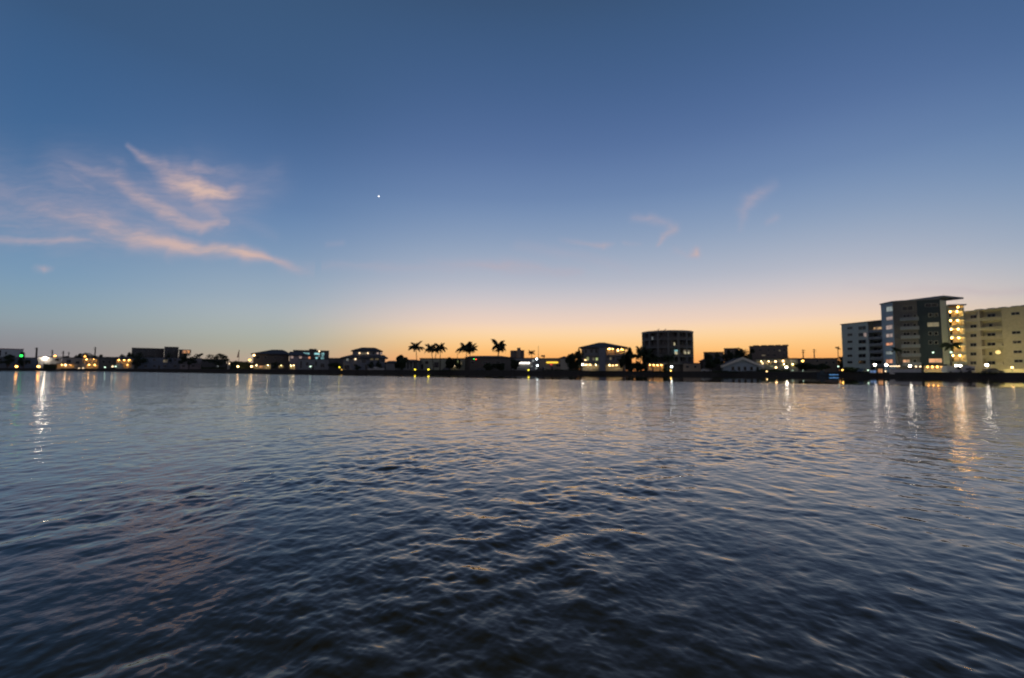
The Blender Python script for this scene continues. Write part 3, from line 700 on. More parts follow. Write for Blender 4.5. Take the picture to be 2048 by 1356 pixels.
# trees of the left shore
for px, top, w, dY, lb in ((14, 708, 30, 18, 'low dark tree at the far left edge below the red roof'), (46, 709, 22, 20, 'small dark tree behind the green traffic light'), (132, 711, 22, 22, 'low dark tree top behind the beige house'),
        (158, 706, 26, 22, 'rounded dark tree left of the tallest one behind the verandas'), (179, 701.5, 36, 22, 'tall dark tree behind the lit verandas with the red lamp before it'), (200, 708, 28, 24, 'lower dark tree sloping right of the tall one behind the verandas'),
        (238, 711, 20, 16, 'small dark tree behind the yellow gabled house'), (253, 703, 26, 26, 'ragged dark tree left of the long dark block'), (285, 702, 44, 18, 'wide dark tree in front of the long dark block'),
        (271, 717, 16, 4, 'dark bush at the right end of the yellow gabled house'), (337, 702.5, 17, 24, 'round dark tree against the long dark block'), (377, 705, 40, 14, 'dark flat topped tree under the orange lit sign'),
        (437, 706, 50, 6, 'big dark tree standing alone left of the flagpole'), (551, 722, 17, 2, 'dark round bush before the yellow porch of the hip roofed house'), (668, 724, 30, 4, 'low dark bush beside the yellow dock lamps'),
        (715, 728, 14, 3, 'low round shrub at the garage of the two tier house'), (743, 722, 14, 5, 'slender dark shrub by the right half of the two tier house'), (757, 718, 14, 6, 'dark shrub under the right eaves of the two tier house')):
    tree(px, top, shY(px) + dY, w, lb, bottom=742 if w < 18 else None, n=900 if w < 25 else 1500, leaf=.5)
palm(399, 712, 262, 14, 400, 'tiny palm right of the flat topped tree', 11, seed=3)
hedge(86, 112, 728, 226, 'dark trimmed hedge between the orange lamp and the carport', 1.2)
hedge(460, 497, 723, 243, 'tall dark hedge around the white post lamp', 2)
hedge(402, 450, 734, 240, 'long low hedge in front of the garden wall', 1.2)
building('apartment_block', 'long dark three storey block with a stepped flat roof behind the blue grey houses', 'building', 261, 330, 326, 330, 697, 'dark', 18,
         wins=[(x, y, x + 5, y + 5) for x in (270, 283, 296, 309) for y in (701, 709)])
building('roof_block', 'taller dark stair block joined to the right end of the long dark block', 'building', 326.5, 329, 355, 329, 694.5, 'dark', 18, wins=[(333, 700, 338, 706), (345, 700, 350, 706)])
building('annex_building', 'low dark annex carrying an orange lit sign on its roof', 'building', 356, 328, 372, 328, 700, 'dark', 14, wins=[(360, 704, 364, 709)])
t, F, z = building('roof_sign', 'orange glowing rectangular sign board over the dark annex', 'sign', 364, 326, 380, 326, 699.5, 'metal', .5, base=at(372, 707, 326).z, parapet=.1); window(F, t, rect(F, 364.3, 700, 379.7, 706.6), 'amber', 'lit_panel')
building('townhouse_row', 'dark blue grey two storey townhouse row with small square windows and one lit window', 'house', 276, 258, 359, 256, 715.5, 'slate', 12,
         wins=[(x, y, x + 6, y + 4) for y in (717.5, 730) for x in (288, 306, 347)] + [(326, 719, 335, 725, 'dimy'), (326, 730, 333, 734)], doors=[(366 - 50, 731, 320, 739)])
building('pale_townhouse', 'paler two storey townhouse with four dark windows joined right of the dark row', 'house', 359.6, 256, 402, 255, 717, 'pink', 12,
         wins=[(x, y, x + 6, y + 4) for y in (718.5, 730) for x in (364, 383)])
building('garden_wall', 'plain low grey outbuilding between the pale townhouse and the big lone tree', 'outbuilding', 402.5, 254, 452, 252, 719, 'dark', 8, wins=[(434, 731, 438, 734, 'pale')])
building('white_shed', 'tiny white lit shed with an orange lamp behind the lone tree', 'shed', 454, 246, 463, 246, 724, 'white', 4, parapet=.15, lamps=[(459, 727, 'h', .3)])
t = thing('flagpole', 'thin flagpole with a furled flag between the lone tree and the amber lamp', 'flagpole', (at(478, 740, 262).x, 262, GZ))
p = at(478.5, 699, 262); MB().tube([(p.x, 262, GZ), (p.x, 262, p.z)], [.16, .07], 8).build('pole', M['metal'], t)
MB().hexa([(p.x - 1.1, 262.0, p.z - 4.6), (p.x - .05, 262.0, p.z - 4.2), (p.x - .05, 262.12, p.z - 4.2), (p.x - 1.0, 262.2, p.z - 4.7), (p.x - .3, 262.0, p.z - .5), (p.x - .05, 262.0, p.z - .4), (p.x - .05, 262.1, p.z - .4), (p.x - .25, 262.15, p.z - .6)]).build('flag', M['red'], t)

# ------------------------------------------------------------------ left of the centre
building('hip_roofed_house', 'big dark house with a wide hip roof and a yellow lit ground floor porch', 'house', 505, 252, 577, 250, 708.5, 'dark', 16, 'hip', 699.3, (545, 566), over=1.2,
         wins=[(512, 711, 519, 718), (528, 712, 534, 718), (548, 712, 554, 718), (560, 713, 566, 719)],
         bays=[(507, 730, 541, 738.5, 'p', 5, [516, 529], 'cream'), (557, 730, 567, 736, 'p', 2, [], 'cream')])
building('side_wing', 'paler wing with a low roof joined right of the big hip roofed house', 'house', 578, 250, 616, 248, 711, 'pink', 14, 'hip', 703.5, (578, 600), over=1.0,
         wins=[(581, 711.8, 587, 717, 'peach'), (598, 712, 604, 717, 'peach')], bays=[(573.5 + 5, 730.3, 590, 738.8, 'p', 3, [], 'cream')])
t, F, z = building('red_sign', 'small red glowing board inside the yellow porch', 'sign', 517, 247.5, 527, 247.5, 730.6, 'metal', .3, base=at(522, 735.8, 247.5).z, parapet=.05); window(F, t, rect(F, 517.3, 731, 526.7, 735.6), 'amber', 'lit_panel')
# mid block with teal windows
building('office_block', 'mid rise dark block with bright teal windows and a warm lamp on its roof', 'building', 585, 300, 657, 300, 701.5, 'dark', 16,
         wins=[(605, 705, 619, 709.5, 'teal'), (628, 705.5, 639.5, 709.5, 'teal'), (636, 710.5, 640, 714, 'pale'), (630.5, 714, 635.5, 718.5, 'teal'), (642.5, 705.5, 648.5, 709, 'teal'), (643, 710.5, 648, 713, 'teal'), (641.5, 714.3, 648, 719, 'teal'), (615, 713, 621, 718.5, 'orange')],
         lamps=[(638.5, 702.6, 'h', .45)])
t, F, z = building('rooftop_sign', 'red glowing rooftop sign above the teal strip of the dark block', 'sign', 602.5, 299, 610.5, 299, 700.8, 'metal', .5, base=at(606, 704.2, 299).z, parapet=.05)
MATS['bulb_redsign'] = glowmat('red_sign', (1, .03, .02), 1.1); G['redsign'] = MATS['bulb_redsign']; window(F, t, rect(F, 602.7, 701.2, 610.3, 704), 'redsign', 'lit_panel')
building('plant_room', 'small dark plant room on top of the teal windowed block', 'building', 617, 302, 632, 302, 698.8, 'brown', 8, base=at(625, 701.2, 302).z)
building('grey_low_house', 'long unlit low grey house in front of the teal windowed block', 'house', 596, 242, 657, 240, 719, 'grey', 9,
         wins=[(600, 722, 604, 736), (612, 724, 617, 731), (630, 722, 634, 732), (641, 727, 649, 735)], doors=[(623.5, 729, 628, 739)])
building('far_low_roof', 'low dark roof filling the gap left of the two tier house', 'building', 655, 262, 690, 262, 717, 'dark', 10, wins=[(662, 720, 668, 724)])
# two tier house
t, F, z = building('two_tier_house', 'large house with two stacked hip roofs and a row of small lit upper windows', 'house', 686, 238, 770, 236, 716.5, 'slate', 16, 'hip', 709.5, (704, 768), over=1.5,
         wins=[(692.5, 716.8, 697.5, 722, 'pale'), (740, 716.8, 747, 720, 'dimy'), (750, 716.8, 757, 720, 'dimy'), (762, 719, 767, 724), (724, 720, 732, 726), (707, 727, 712, 733)],
         doors=[(688, 730, 699, 739), (730, 729, 736, 739)], lamps=[(711, 718.3, 'h', .38)])
# upper storey
F2 = Fr(704, 241, 761, 245); zu = F2.hit(736, 702.5)[1]
o = wall(F2, t, 0, F2.L, 0, 7, z + .3, zu, 'slate', 'upper_wall')
hip(F2, t, 0, F2.L, 0, 7, zu + .225, at(736, 694.7, 245).z, F2.hit(724, 695, 5)[0], F2.hit(750, 695, 5)[0], 1.0, 'roof', 'upper_roof')
for q in ((717, 704.3, 721.5, 708.5, 'warm'), (722.5, 705, 728, 708.8, 'dimy'), (729, 705, 733, 708.8, 'dimy'), (734, 704.3, 738, 708.5, 'warm'), (745, 704, 749, 708.8, 'glass'), (753, 704.5, 757.5, 708.5, 'peach'), (760, 704.5, 765, 709, 'peach')):
    window(F2, t, rect(F2, *q[:4]), q[4])
for q, k in ((719, 'h'), (735.5, 'h')):
    s, zz = F2.hit(q, 706.3); lampball(t, F2.p(s, -.5, zz), k, .32)
building('garden_pavilion', 'small gabled pavilion right beside the two tier house', 'outbuilding', 771, 235, 790, 234, 726, 'grey', 8, 'hip', 721.5, (771, 790))
tree(802, 709.5, 228, 31, 'large round dark tree at the shore between the two tier house and the single palm', bottom=743, n=2400, clumps=9)
building('white_posted_cottage', 'little cottage with white posts between the round tree and the single palm', 'house', 806, 236, 836, 235, 723, 'grey', 8, 'hip', 719, (812, 830),
         bays=[(810, 724.5, 832, 738, 't', 0, [813, 819, 826], 'grey')])
# motor boat on the shore
def boat(px, Y, L, label, cabin=True, name='motor_boat', z=0.0, rz=0.0, hull='white'):
    c = at(px, 745, Y); t = thing(name, label, 'boat', (c.x, Y, z), 'boats at the far shore'); m = MB(); n = 9; rg = []
    for k in range(n):
        u = k / (n - 1); x = (u - .5) * L; w = L * .15 * (1 - max(0, (u - .45) / .55) ** 2.2) * (.9 + .1 * min(1, u * 4)); h = .85 + .45 * max(0, u - .3); i = len(m.v)
        m.v += [(x, -w, h), (x, -w * .72, .1), (x, 0, -.25 + .5 * max(0, u - .7)), (x, w * .72, .1), (x, w, h)]; rg.append(i)
    for a, b in zip(rg[:-1], rg[1:]):
        for j in range(4): m.f.append((a + j, a + j + 1, b + j + 1, b + j)); m.mi.append(0)
        m.f.append((a + 4, a, b, b + 4)); m.mi.append(0)
    m.f.append(tuple(range(5))); m.mi.append(0)
    def add(m, nme, mt_): o = m.build(nme, mt_); o.parent = t; return o
    add(m, 'hull', M[hull])
    if cabin:
        m = MB(); a = L * .1
        m.hexa([(-L * .15, -a, 1.02), (L * .2, -a * .9, 1.1), (L * .2, a * .9, 1.1), (-L * .15, a, 1.02), (-L * .13, -a * .9, 1.75), (L * .08, -a * .8, 1.75), (L * .08, a * .8, 1.75), (-L * .13, a * .9, 1.75)]); add(m, 'cabin', M[hull])
        m = MB(); m.box(-L * .16, L * .12, -a, a, 2.25, 2.32)
        for x in (-L * .14, L * .1):
            for y in (-a * .85, a * .85): m.tube([(x, y, 1.76), (x, y, 2.25)], .03, 5)
        add(m, 'canopy', M['navy'])
    t.rotation_euler = (0, 0, rz); return t
boat(752, 231, 8, 'white motor boat with a dark canopy standing ashore below the two tier house', z=1.2, rz=.1)
boat(1645, 154, 3.6, 'small dark motor boat under the two strong floodlights', z=.05, rz=3.0, hull='navy')
car(1412, 200, 'white car parked at the foot of the dark trees right of the round tower', (.55, .57, .6), rz=.1)
car(893, 231, 'dark car parked in front of the long green lit building', (.05, .06, .08), rz=.05)
car(960, 230, 'dark blue car below the palm pair near the red and green lights', (.04, .05, .10), rz=-.06)
car(1080, 226, 'dark car under the lower white lamp beside the mast', (.05, .05, .06), rz=.02)

# ------------------------------------------------------------------ palms and the low centre
palm(832, 696, 232, 30, 834, 'single palm with a clear trunk left of the long low roof', 15, seed=11)
palm(862, 699, 236, 28, 867, 'left palm of the overlapping trio behind the long low roof', 15, seed=12)
palm(873, 700, 240, 28, 868, 'middle palm of the overlapping trio behind the long low roof', 15, seed=23)
palm(881, 697, 238, 26, 880, 'right palm of the overlapping trio behind the long low roof', 15, seed=14)
palm(932, 697, 233, 38, 934, 'tallest palm with one frond pointing up at the left of the red light', 15, seed=15)
palm(941, 701, 230, 32, 937, 'shorter palm leaning right against the tallest palm', 14, seed=16)
palm(997, 692.5, 234, 34, 995, 'full round palm standing alone on the roofline left of the far tower', 22, seed=17)
palm(1000, 699, 237, 22, 991, 'smaller palm with a slanting trunk behind the full round palm', 10, seed=18)
palm(1063, 706.5, 246, 17, 1065, 'thin sparse palm just right of the far tower', 9, seed=19)
palm(1676, 697, 235, 10, 1677, 'tall skinny palm left of the pale apartment wing', 10, seed=20)
pole(915, 698, 262, 'thin pole between the palm trio and the tallest palm', .14, 0)
pole(1077, 692, 240, 'tall thin mast right of the far tower above the white lamps', .13, 0, name='mast')
building('green_lit_building', 'long low building with green lit windows at its right end under the palm trio', 'building', 839, 240, 930, 236, 717.5, 'olive', 14,
         wins=[(850, 722, 857, 728), (868, 724, 878, 735), (893, 720, 898, 724)] + [(909, 720.5, 912, 728, 'lime'), (914.5, 720.5, 917.5, 728, 'lime'), (920, 723, 924, 729, 'dimy')], lamps=[(910, 732, 'h', .42)],
         doors=[(842, 728, 847, 739)])
building('low_gabled_house', 'long low dark house with a shallow gable between the tallest palm and the far tower', 'house', 931, 234, 1022, 230, 715.5, 'dark', 14, 'hip', 711.5, (944, 1000),
         wins=[(942, 722, 950, 728), (966, 724, 976, 730), (992, 722, 1000, 730)], doors=[(1005, 726, 1010, 739)])
for a in ((948, 718, 'g', .26, 'small green navigation lamp left beside a red one on the low dark house'), (952, 718.5, 'r', .36, 'small red lamp right beside a green one on the low dark house')):
    lamp_post(a[0], a[1], 229, a[4], a[2], a[3], arm=False, cat='signal lamp', name='signal_lamp', group='signal lamps')
for px, top, w, dY, lb in ((899, 713, 24, 16, 'low rounded tree right of the palm trio'), (915, 714, 16, 14, 'small dark tree at the foot of the thin pole'), (980, 726, 26, 6, 'dark low bush left of a similar one before the dark house'), (1001, 726, 22, 6, 'dark low bush right of a similar one before the dark house'),
        (1012, 714, 30, 22, 'dark hump of a tree left of the far tower'), (1029, 717, 22, 4, 'dark tree covering the foot of the far tower'), (1150, 699, 36, 6, 'big ragged dark tree left of the lit three storey house'), (1161, 695, 18, 10, 'upright dark tree touching the left eaves of the lit house'),
        (1139, 707, 18, 5, 'smaller dark tree at the left of the big ragged one'), (1257, 692.5, 24, 8, 'tall narrow dark tree at the right end of the lit three storey house'),
        (1246, 708, 14, 5, 'short dark tree covering the right porch of the lit house')):
    tree(px, top, shY(px) + dY, w, lb, bottom=740 if px not in (980, 1001) else 742, n=1800 if w > 20 else 1100)
building('condo_tower', 'narrow far tower of ten floors with two pale vertical strips and a stepped top', 'building', 1020.5, 520, 1034, 520, 701.5, 'brown', 16, wins=[(1022, y, 1032, y + 1.4) for y in (703, 706, 709, 712)])
building('condo_tower_core', 'taller pale core rising between both halves of the far tower', 'building', 1034.3, 518, 1041, 518, 696.2, 'tan', 14, wins=[(1035.3, y, 1036.6, y + 1.4) for y in (699, 703, 707, 711)])
building('condo_tower_wing', 'right half of the far tower with a pale vertical strip', 'building', 1041.3, 520, 1048.5, 520, 701, 'brown', 16, wins=[(1046, y, 1047.6, y + 1.4) for y in (703, 707, 711)])
t, F, z = building('canopy_shop', 'low shop with a long white lit strip under its canopy below the far tower', 'shop', 1024, 232, 1078, 230, 717, 'grey', 10, wins=[(1064, 719, 1069, 724, 'pale'), (1061, 731, 1066, 734, 'pale')], doors=[(1070.5, 733.5, 1075, 741, 'pale')])  # upper pale window stands for a lit wall, light put into a glowing pane
s0, s1, z0, z1 = rect(F, 1039, 724.6, 1060, 727.4); MATS['tube_white'] = glowmat('tube_white', (1, .9, .78), 3.2)
b = MB(); fbox(b, F, s0, s1, -1.0, -.8, z0, z1); b.build('light_tube', MATS['tube_white'], t); b = MB(); fbox(b, F, s0 - .5, s1 + .5, -1.5, -.01, z1 + .05, z1 + .25); b.build('canopy', M['white'], t)
t, F, z = building('neon_shop', 'low flat roofed shop with a yellow neon strip over a small red one', 'shop', 1079, 230, 1148, 227, 717.5, 'tan', 12, wins=[(1112, 728, 1122, 734), (1128, 718.5, 1131, 732, 'dimy'), (1083, 733, 1090, 739)], doors=[(1102, 733, 1107, 741)])
G['neon_y'] = glowmat('neon_yellow', (1.0, .62, .03), 1.5); G['neon_r'] = glowmat('neon_red', (1.0, .04, .04), .9)
for q, k in (((1093, 723.4, 1116, 726.4), 'neon_y'), ((1100.5, 727.8, 1104.5, 730), 'neon_r')):
    r_ = rect(F, *q); b = MB(); fbox(b, F, r_[0], r_[1], -.22, -.05, r_[2], r_[3]); b.build('neon_strip', G[k], t)
building('corner_pavilion', 'small pavilion with a pointed dark roof at the right end of the neon shop', 'outbuilding', 1121, 223, 1137, 222, 716.5, 'cream', 6, 'hip', 712.5, (1128, 1130))
t = thing('billboard', 'small dark billboard on a post right of the tall mast', 'sign', (at(1086.5, 740, 238).x, 238, GZ)); a = at(1082, 710.4, 238); c = at(1090, 713.6, 238)
MB().box(a.x, c.x, 237.9, 238.1, c.z, a.z).build('board', M['black'], t); MB().tube([((a.x + c.x) / 2 + .5, 238, GZ), ((a.x + c.x) / 2 + .5, 238, c.z)], .16, 6).build('post', M['metal'], t)
hedge(1085, 1160, 739, 211, 'low dark hedge along the wall below the neon shop', 1.2)
hedge(860, 1050, 740.5, 219, 'long low dark hedge along the central sea wall', 1.2)

# ------------------------------------------------------------------ lit three storey house
t, F, z = building('three_storey_house', 'three storey house with a hip roof, a dark central stair tower and bright yellow porches', 'house', 1163, 216, 1250, 211, 695.5, 'grey', 16, 'hip', 685, (1198, 1208), over=1.3,
    wins=[(1169, 698, 1174, 706), (1180, 698, 1186, 706), (1190, 698, 1195, 706), (1173, 714, 1178, 721, 'lime'), (1185, 715, 1189, 721, 'dimy'), (1191, 715, 1196, 722, 'lime'), (1219, 714, 1223, 720, 'dimy'), (1233, 716, 1238, 722), (1226, 713, 1229, 721)],
    bays=[(1213, 696.8, 1229, 710, 'M', 3, [1220], 'cream'), (1232, 697.5, 1247, 708, 'M', 3, [1239], 'cream'), (1165, 728.5, 1197, 743.2, 'p', 5, [1173, 1182, 1190], 'cream'), (1213, 728.5, 1247, 742.5, 'p', 5, [1221, 1230, 1239], 'cream')],
    lamps=[(1219.5, 697.4, 'w', .34), (1236, 701, 'w', .34), (1246, 700, 'm', .30), (1165.5, 729, 'W', .30), (1174, 729.5, 'w', .22), (1178.5, 729.5, 'w', .22), (1171, 720, 'w', .26), (1219.5, 731.5, 'w', .24), (1226, 731, 'w', .26), (1233.5, 730.5, 'w', .26), (1243.5, 729.5, 'w', .24)])
s0, s1, z0, z1 = rect(F, 1198.5, 696, 1211.5, 740)
wall(F, t, s0, s1, -1.4, -.002, GZ - .2, z - .02, 'slate', 'stair_tower')
b = MB()
for yy_ in (711.5, 725.5):
    zz = F.hit(1205, yy_)[1]
    for a, c in ((.1, s0 - .05), (s1 + .05, F.L - .1)): fbox(b, F, a, c, -1.1, -.01, zz - .12, zz + .1)
b.build('balcony_slab', M['grey'], t)
for yy_ in (711.5, 725.5):
    zz = F.hit(1205, yy_)[1]
    for a, c in ((.1, s0 - .05), (s1 + .05, F.L - .1)):
        b = MB(); fbox(b, F, a, c, -1.1, -1.05, zz + .95, zz + 1.02); n = int((c - a) / .45)
        for i in range(n + 1): q = a + (c - a - .04) * i / n; fbox(b, F, q, q + .04, -1.09, -1.06, zz + .1, zz + .95)
        b.build('railing', M['metal'], t)
hedge(1158, 1250, 743.5, 203, 'low dark hedge in front of the lit porches', 1)

# ------------------------------------------------------------------ round tower
M['tower_band'] = mat('tower_band', (0.17, 0.175, 0.17))
def round_tower():
    Yc = 214; ccx = at(1335.5, 740, Yc).x; rad = 50.5 * (Yc - 10) / FPX * 1.01
    cz = lambda py: at(1335, py, Yc - rad).z
    t = thing('round_tower', 'dark five storey round tower with pale floor bands and a few white lit windows', 'building', (ccx, Yc, GZ))
    top = cz(661.5); g0 = cz(727.5); nseg = 48
    def ring(m, r0, r1, z0, z1, a0=0, a1=2 * math.pi, k=0):
        n = max(2, int(nseg * (a1 - a0) / 6.283))
        for i in range(n):
            a = a0 + (a1 - a0) * i / n; b = a0 + (a1 - a0) * (i + 1) / n
            P = lambda r, an, z: (ccx + r * math.sin(an), Yc - r * math.cos(an), z)
            m.hexa([P(r1, a, z0), P(r1, b, z0), P(r0, b, z0), P(r0, a, z0), P(r1, a, z1), P(r1, b, z1), P(r0, b, z1), P(r0, a, z1)], k)
    m = MB(); ring(m, rad - 2.6, rad - 1.6, GZ, top - .3); m.build('wall', M['dark'], t)
    fl = [727.5, 712.5, 694.5, 678.5, 663.5]; zs = [cz(v) for v in fl]
    for i, zf in enumerate(zs):
        m = MB(); ring(m, rad - 1.58, rad, zf - .25, zf + .12); m.build('floor_band', M['tower_band'], t)
        if i < 4:
            m = MB(); ring(m, rad - .16, rad - .03, zf + .12, zf + 1.12); m.build('parapet', M['dark'], t)
    m = MB(); ring(m, .2, rad - 1.6, top - .28, top - .05); m.build('roof', M['roof'], t)
    m = MB(); ring(m, rad - .3, rad + .15, zs[-1] + .12, zs[-1] + .75); m.build('roof_edge', M['grey'], t)
    for k in range(16):         # vertical fins dividing the balconies
        a = 2 * math.pi * k / 16 + .1; m = MB(); P = lambda r, an, z: (ccx + r * math.sin(an), Yc - r * math.cos(an), z); w = .035
        for z0, z1 in zip(zs[:-1], zs[1:]):
            m.hexa([P(rad + .02, a - w, z0 + .121), P(rad + .02, a + w, z0 + .121), P(rad - 1.58, a + w, z0 + .121), P(rad - 1.58, a - w, z0 + .121), P(rad + .02, a - w, z1 - .251), P(rad + .02, a + w, z1 - .251), P(rad - 1.58, a + w, z1 - .251), P(rad - 1.58, a - w, z1 - .251)])
        m.build('fin', M['tower_band'], t)
    def win(px0, y0, px1, y1, k, rr=rad - 1.52):
        a0, a1 = [math.asin(max(-.97, min(.97, (p - 1335.5) / 50.5 * (rad / rr)))) for p in (px0, px1)]; P = lambda r, an, z: (ccx + r * math.sin(an), Yc - r * math.cos(an), z)
        m = MB(); q0, q1 = cz(y1), cz(y0)
        m.hexa([P(rr, a0, q0), P(rr, a1, q0), P(rr - .06, a1, q0), P(rr - .06, a0, q0), P(rr, a0, q1), P(rr, a1, q1), P(rr - .06, a1, q1), P(rr - .06, a0, q1)], 1)
        for x, y in ((a0, a0 + .012), (a1 - .012, a1)): m.hexa([P(rr + .05, x, q0), P(rr + .05, y, q0), P(rr + .002, y, q0), P(rr + .002, x, q0), P(rr + .05, x, q1), P(rr + .05, y, q1), P(rr + .002, y, q1), P(rr + .002, x, q1)], 0)
        m.build('window', [M['frame'], M['glass'] if k == 'glass' else G[k]], t)
    for zrow in ((664.8, 671.5), (680, 687.8), (696.5, 703.6), (714.3, 721.2)):
        for px in (1297, 1307, 1317, 1327, 1338, 1349, 1360, 1372):
            win(px - 2.6, zrow[0], px + 2.6, zrow[1], 'glass')
    for q in ((1294, 672, 1296.5, 678, 'pale'), (1331, 685, 1334, 690.5, 'pale_yellow')): win(*q, rr=rad - .01)
    for q in ((1331.5, 699.5, 1343, 708, 'teal'), (1332.5, 703, 1339, 708.5, 'pale_yellow'), (1350.5, 699.3, 1368.5, 707, 'dimy'), (1351.5, 703.3, 1357, 707.5, 'pale_yellow'), (1360.5, 703.3, 1365.5, 707.2, 'pale_yellow')):
        win(*q, rr=rad - .005 if q[0] in (1331.5, 1350.5) else rad + .07)
    for px in (1316.5, 1330.5):
        q = at(px, 658, Yc - 6); m = MB(); m.tube([(q.x - .4, Yc - 6, top - .06), (q.x, Yc - 6, q.z)], .12, 6); m.tube([(q.x - .5, Yc - 6, q.z - .5), (q.x + .5, Yc - 6, q.z + .1)], .09, 6); m.build('antenna', M['metal'], t)
    # the ground floor lobby glows orange
    FF = Fr(1296, Yc - rad - 1.2, 1330, Yc - rad - 1.2)
    recess(FF, t, rect(FF, 1297, 729, 1328, 744), 2.0, 'cream', 'M', 6, [FF.hit(1305.5, 736)[0], FF.hit(1320, 736)[0]], colm='dark', name='lobby')
    b = MB(); fbox(b, FF, -.5, FF.L + .5, -.6, 2.4, FF.hit(1312, 728.3)[1] + .25, FF.hit(1312, 728.3)[1] + .5); b.build('lobby_roof', M['grey'], t)
    return t
round_tower()
for a in ((1343, 733.5, 'c', .46, 'bright white lamp at the foot of the round tower'), (1341.5, 741.5, 'm', .30, 'small yellow lamp under the white one at the round tower')):
    lamp_post(a[0], a[1], 198, a[4], a[2], a[3], arm=False)
building('tower_annex', 'low brownish annex right of the round tower', 'building', 1366, 203, 1402, 200, 727.5, 'tan', 10, wins=[(1372, 731, 1378, 736), (1388, 731, 1393, 736)])
for px, cy, sp, bx, sd, lb in ((1272, 712, 28, 1273, 31, 'left palm of the dark cluster in front of the round tower'), (1282, 704, 26, 1280, 32, 'tall palm inside the dark cluster left of the round tower'), (1294, 711, 30, 1294, 33, 'bushy palm covering the left side of the round tower'),
        (1306, 716, 24, 1306, 35, 'small palm before the orange lobby of the round tower'), (1338, 718, 26, 1338, 34, 'drooping palm before the centre of the round tower')):
    palm(px, cy, shY(px) + 4, sp, bx, lb, 19, seed=sd)
for px, top, w, lb in ((1277, 722, 26, 'dark bushes under the palms left of the round tower'), (1292, 716, 22, 'dark shrub mass at the left foot of the round tower'), (1331, 733, 12, 'low bush at the lobby of the round tower')):
    tree(px, top, shY(px) + 3, w, lb, bottom=744, n=1300, name='shrub', cat='shrub')
hedge(1255, 1400, 744.5, 196, 'low dark hedge along the sea wall below the round tower', 1.2)

# ------------------------------------------------------------------ right of the round tower
for px, top, w, dY, lb in ((1418, 704, 24, 12, 'dark ragged tree left of the grey gabled roof'), (1424, 712, 36, 5, 'wide dark shrubbery around the white car'), (1440, 702.5, 26, 22, 'rounded dark tree top behind the grey gabled roof'), (1458, 699, 22, 30, 'small dark tree before the stepped brown houses'),
        (1489, 686.5, 42, 20, 'biggest dark domed tree rising over the blue gabled house'), (1612, 723, 40, 8, 'spreading dark tree below the orange lamp'), (1641, 727, 34, 8, 'flat dark tree left of the moored motor boat lights')):
    tree(px, top, shY(px) + dY, w, lb, n=2400 if w > 35 else 1500)
building('stepped_house', 'low brown house with tiny lit window behind the dark trees right of the round tower', 'house', 1408, 240, 1448, 238, 705, 'brown', 12, wins=[(1434, 712, 1438, 715, 'dimy'), (1418, 709, 1422, 713)])
building('stepped_block', 'taller brown block stepping up behind the biggest domed tree', 'building', 1449, 242, 1476, 241, 697.5, 'brown', 12, wins=[(1453, 702, 1457, 706), (1463, 702, 1467, 706)])
t, F, z = building('motel_block', 'three storey brown block with small roof humps right of the biggest domed tree', 'building', 1500, 250, 1577, 246, 692.5, 'brown', 16, roofm='brown',
    wins=[(1523, 709.5, 1531, 712, 'dimy'), (1557, 699.5, 1561, 702.5, 'dimy')] + [(x, y, x + 5, y + 4) for x in (1518, 1534, 1546, 1566) for y in (698, 708) if (x, y) != (1518, 708)])
for q in (1512, 1528, 1542, 1556, 1571):
    s, _ = F.hit(q, 691); b = MB(); fbox(b, F, s - 1.4, s + 1.4, 1, 6, z + .13, z + .75); b.build('roof_hump', M['brown'], t)
# blue gabled house
t, F, z = building('blue_gabled_house', 'single storey house with a pale gable over a light blue wall facing the water', 'house', 1446, 196, 1522, 190, 731, 'blue', 9, 'none_', 731, None, over=0) if False else (None, None, None)
F = Fr(1446, 194, 1522, 190); t = thing('blue_gabled_house', 'single storey house with a pale gable over a light blue wall facing the water', 'house', F.p(F.L / 2, 0, GZ))
ze = F.hit(1484, 731)[1]; za = F.hit(1485, 715)[1]; mid = F.hit(1485, 715)[0]; D = 16
b = MB(); fbox(b, F, 0, F.L, 0, D, GZ - .2, ze)
b.hexa([F.p(0.02, 0.0, ze + .002), F.p(F.L - .02, 0.0, ze + .002), F.p(F.L - .02, D, ze + .002), F.p(.02, D, ze + .002), F.p(mid - .02, 0.0, za - .25), F.p(mid + .02, 0, za - .25), F.p(mid + .02, D, za - .25), F.p(mid - .02, D, za - .25)])
b.build('wall', M['blue'], t)
b = MB()
for a, c in ((-1.0, mid), (F.L + 1.0, mid)):
    e = ze - .35
    b.hexa([F.p(a, -.9, e), F.p(c, -.9, za - .1), F.p(c, D + .5, za - .1), F.p(a, D + .5, e), F.p(a, -.9, e + .25), F.p(c, -.9, za + .18), F.p(c, D + .5, za + .18), F.p(a, D + .5, e + .25)])
b.build('roof', M['roof'], t)
b = MB()
for a, c in ((-1.0, mid), (F.L + 1.0, mid)):
    e = ze - .35; b.hexa([F.p(a, -1.0, e - .75), F.p(c, -1.0, za - .9), F.p(c, -.92, za - .9), F.p(a, -.92, e - .75), F.p(a, -1.0, e + .25), F.p(c, -1.0, za + .18), F.p(c, -.92, za + .18), F.p(a, -.92, e + .25)])
b.build('gable_trim', M['white'], t)
for q in ((1463, 733, 1469, 741), (1475, 733, 1481, 741), (1487, 733, 1493, 741), (1500, 733, 1506, 741), (1512, 734, 1518, 742)): window(F, t, rect(F, *q))
wall(F, t, -7.5, -.01, 5, 15, GZ - .2, F.hit(1440, 722)[1], 'dark', 'side_wing'); hip(F, t, -7.5, 1, 5, 15, F.hit(1440, 722)[1] + .23, F.hit(1440, 713)[1], -5, .5, .5, 'roof', 'wing_roof')
hedge(1425, 1515, 741.5, 184, 'low dark hedge in front of the blue gabled house', 1)
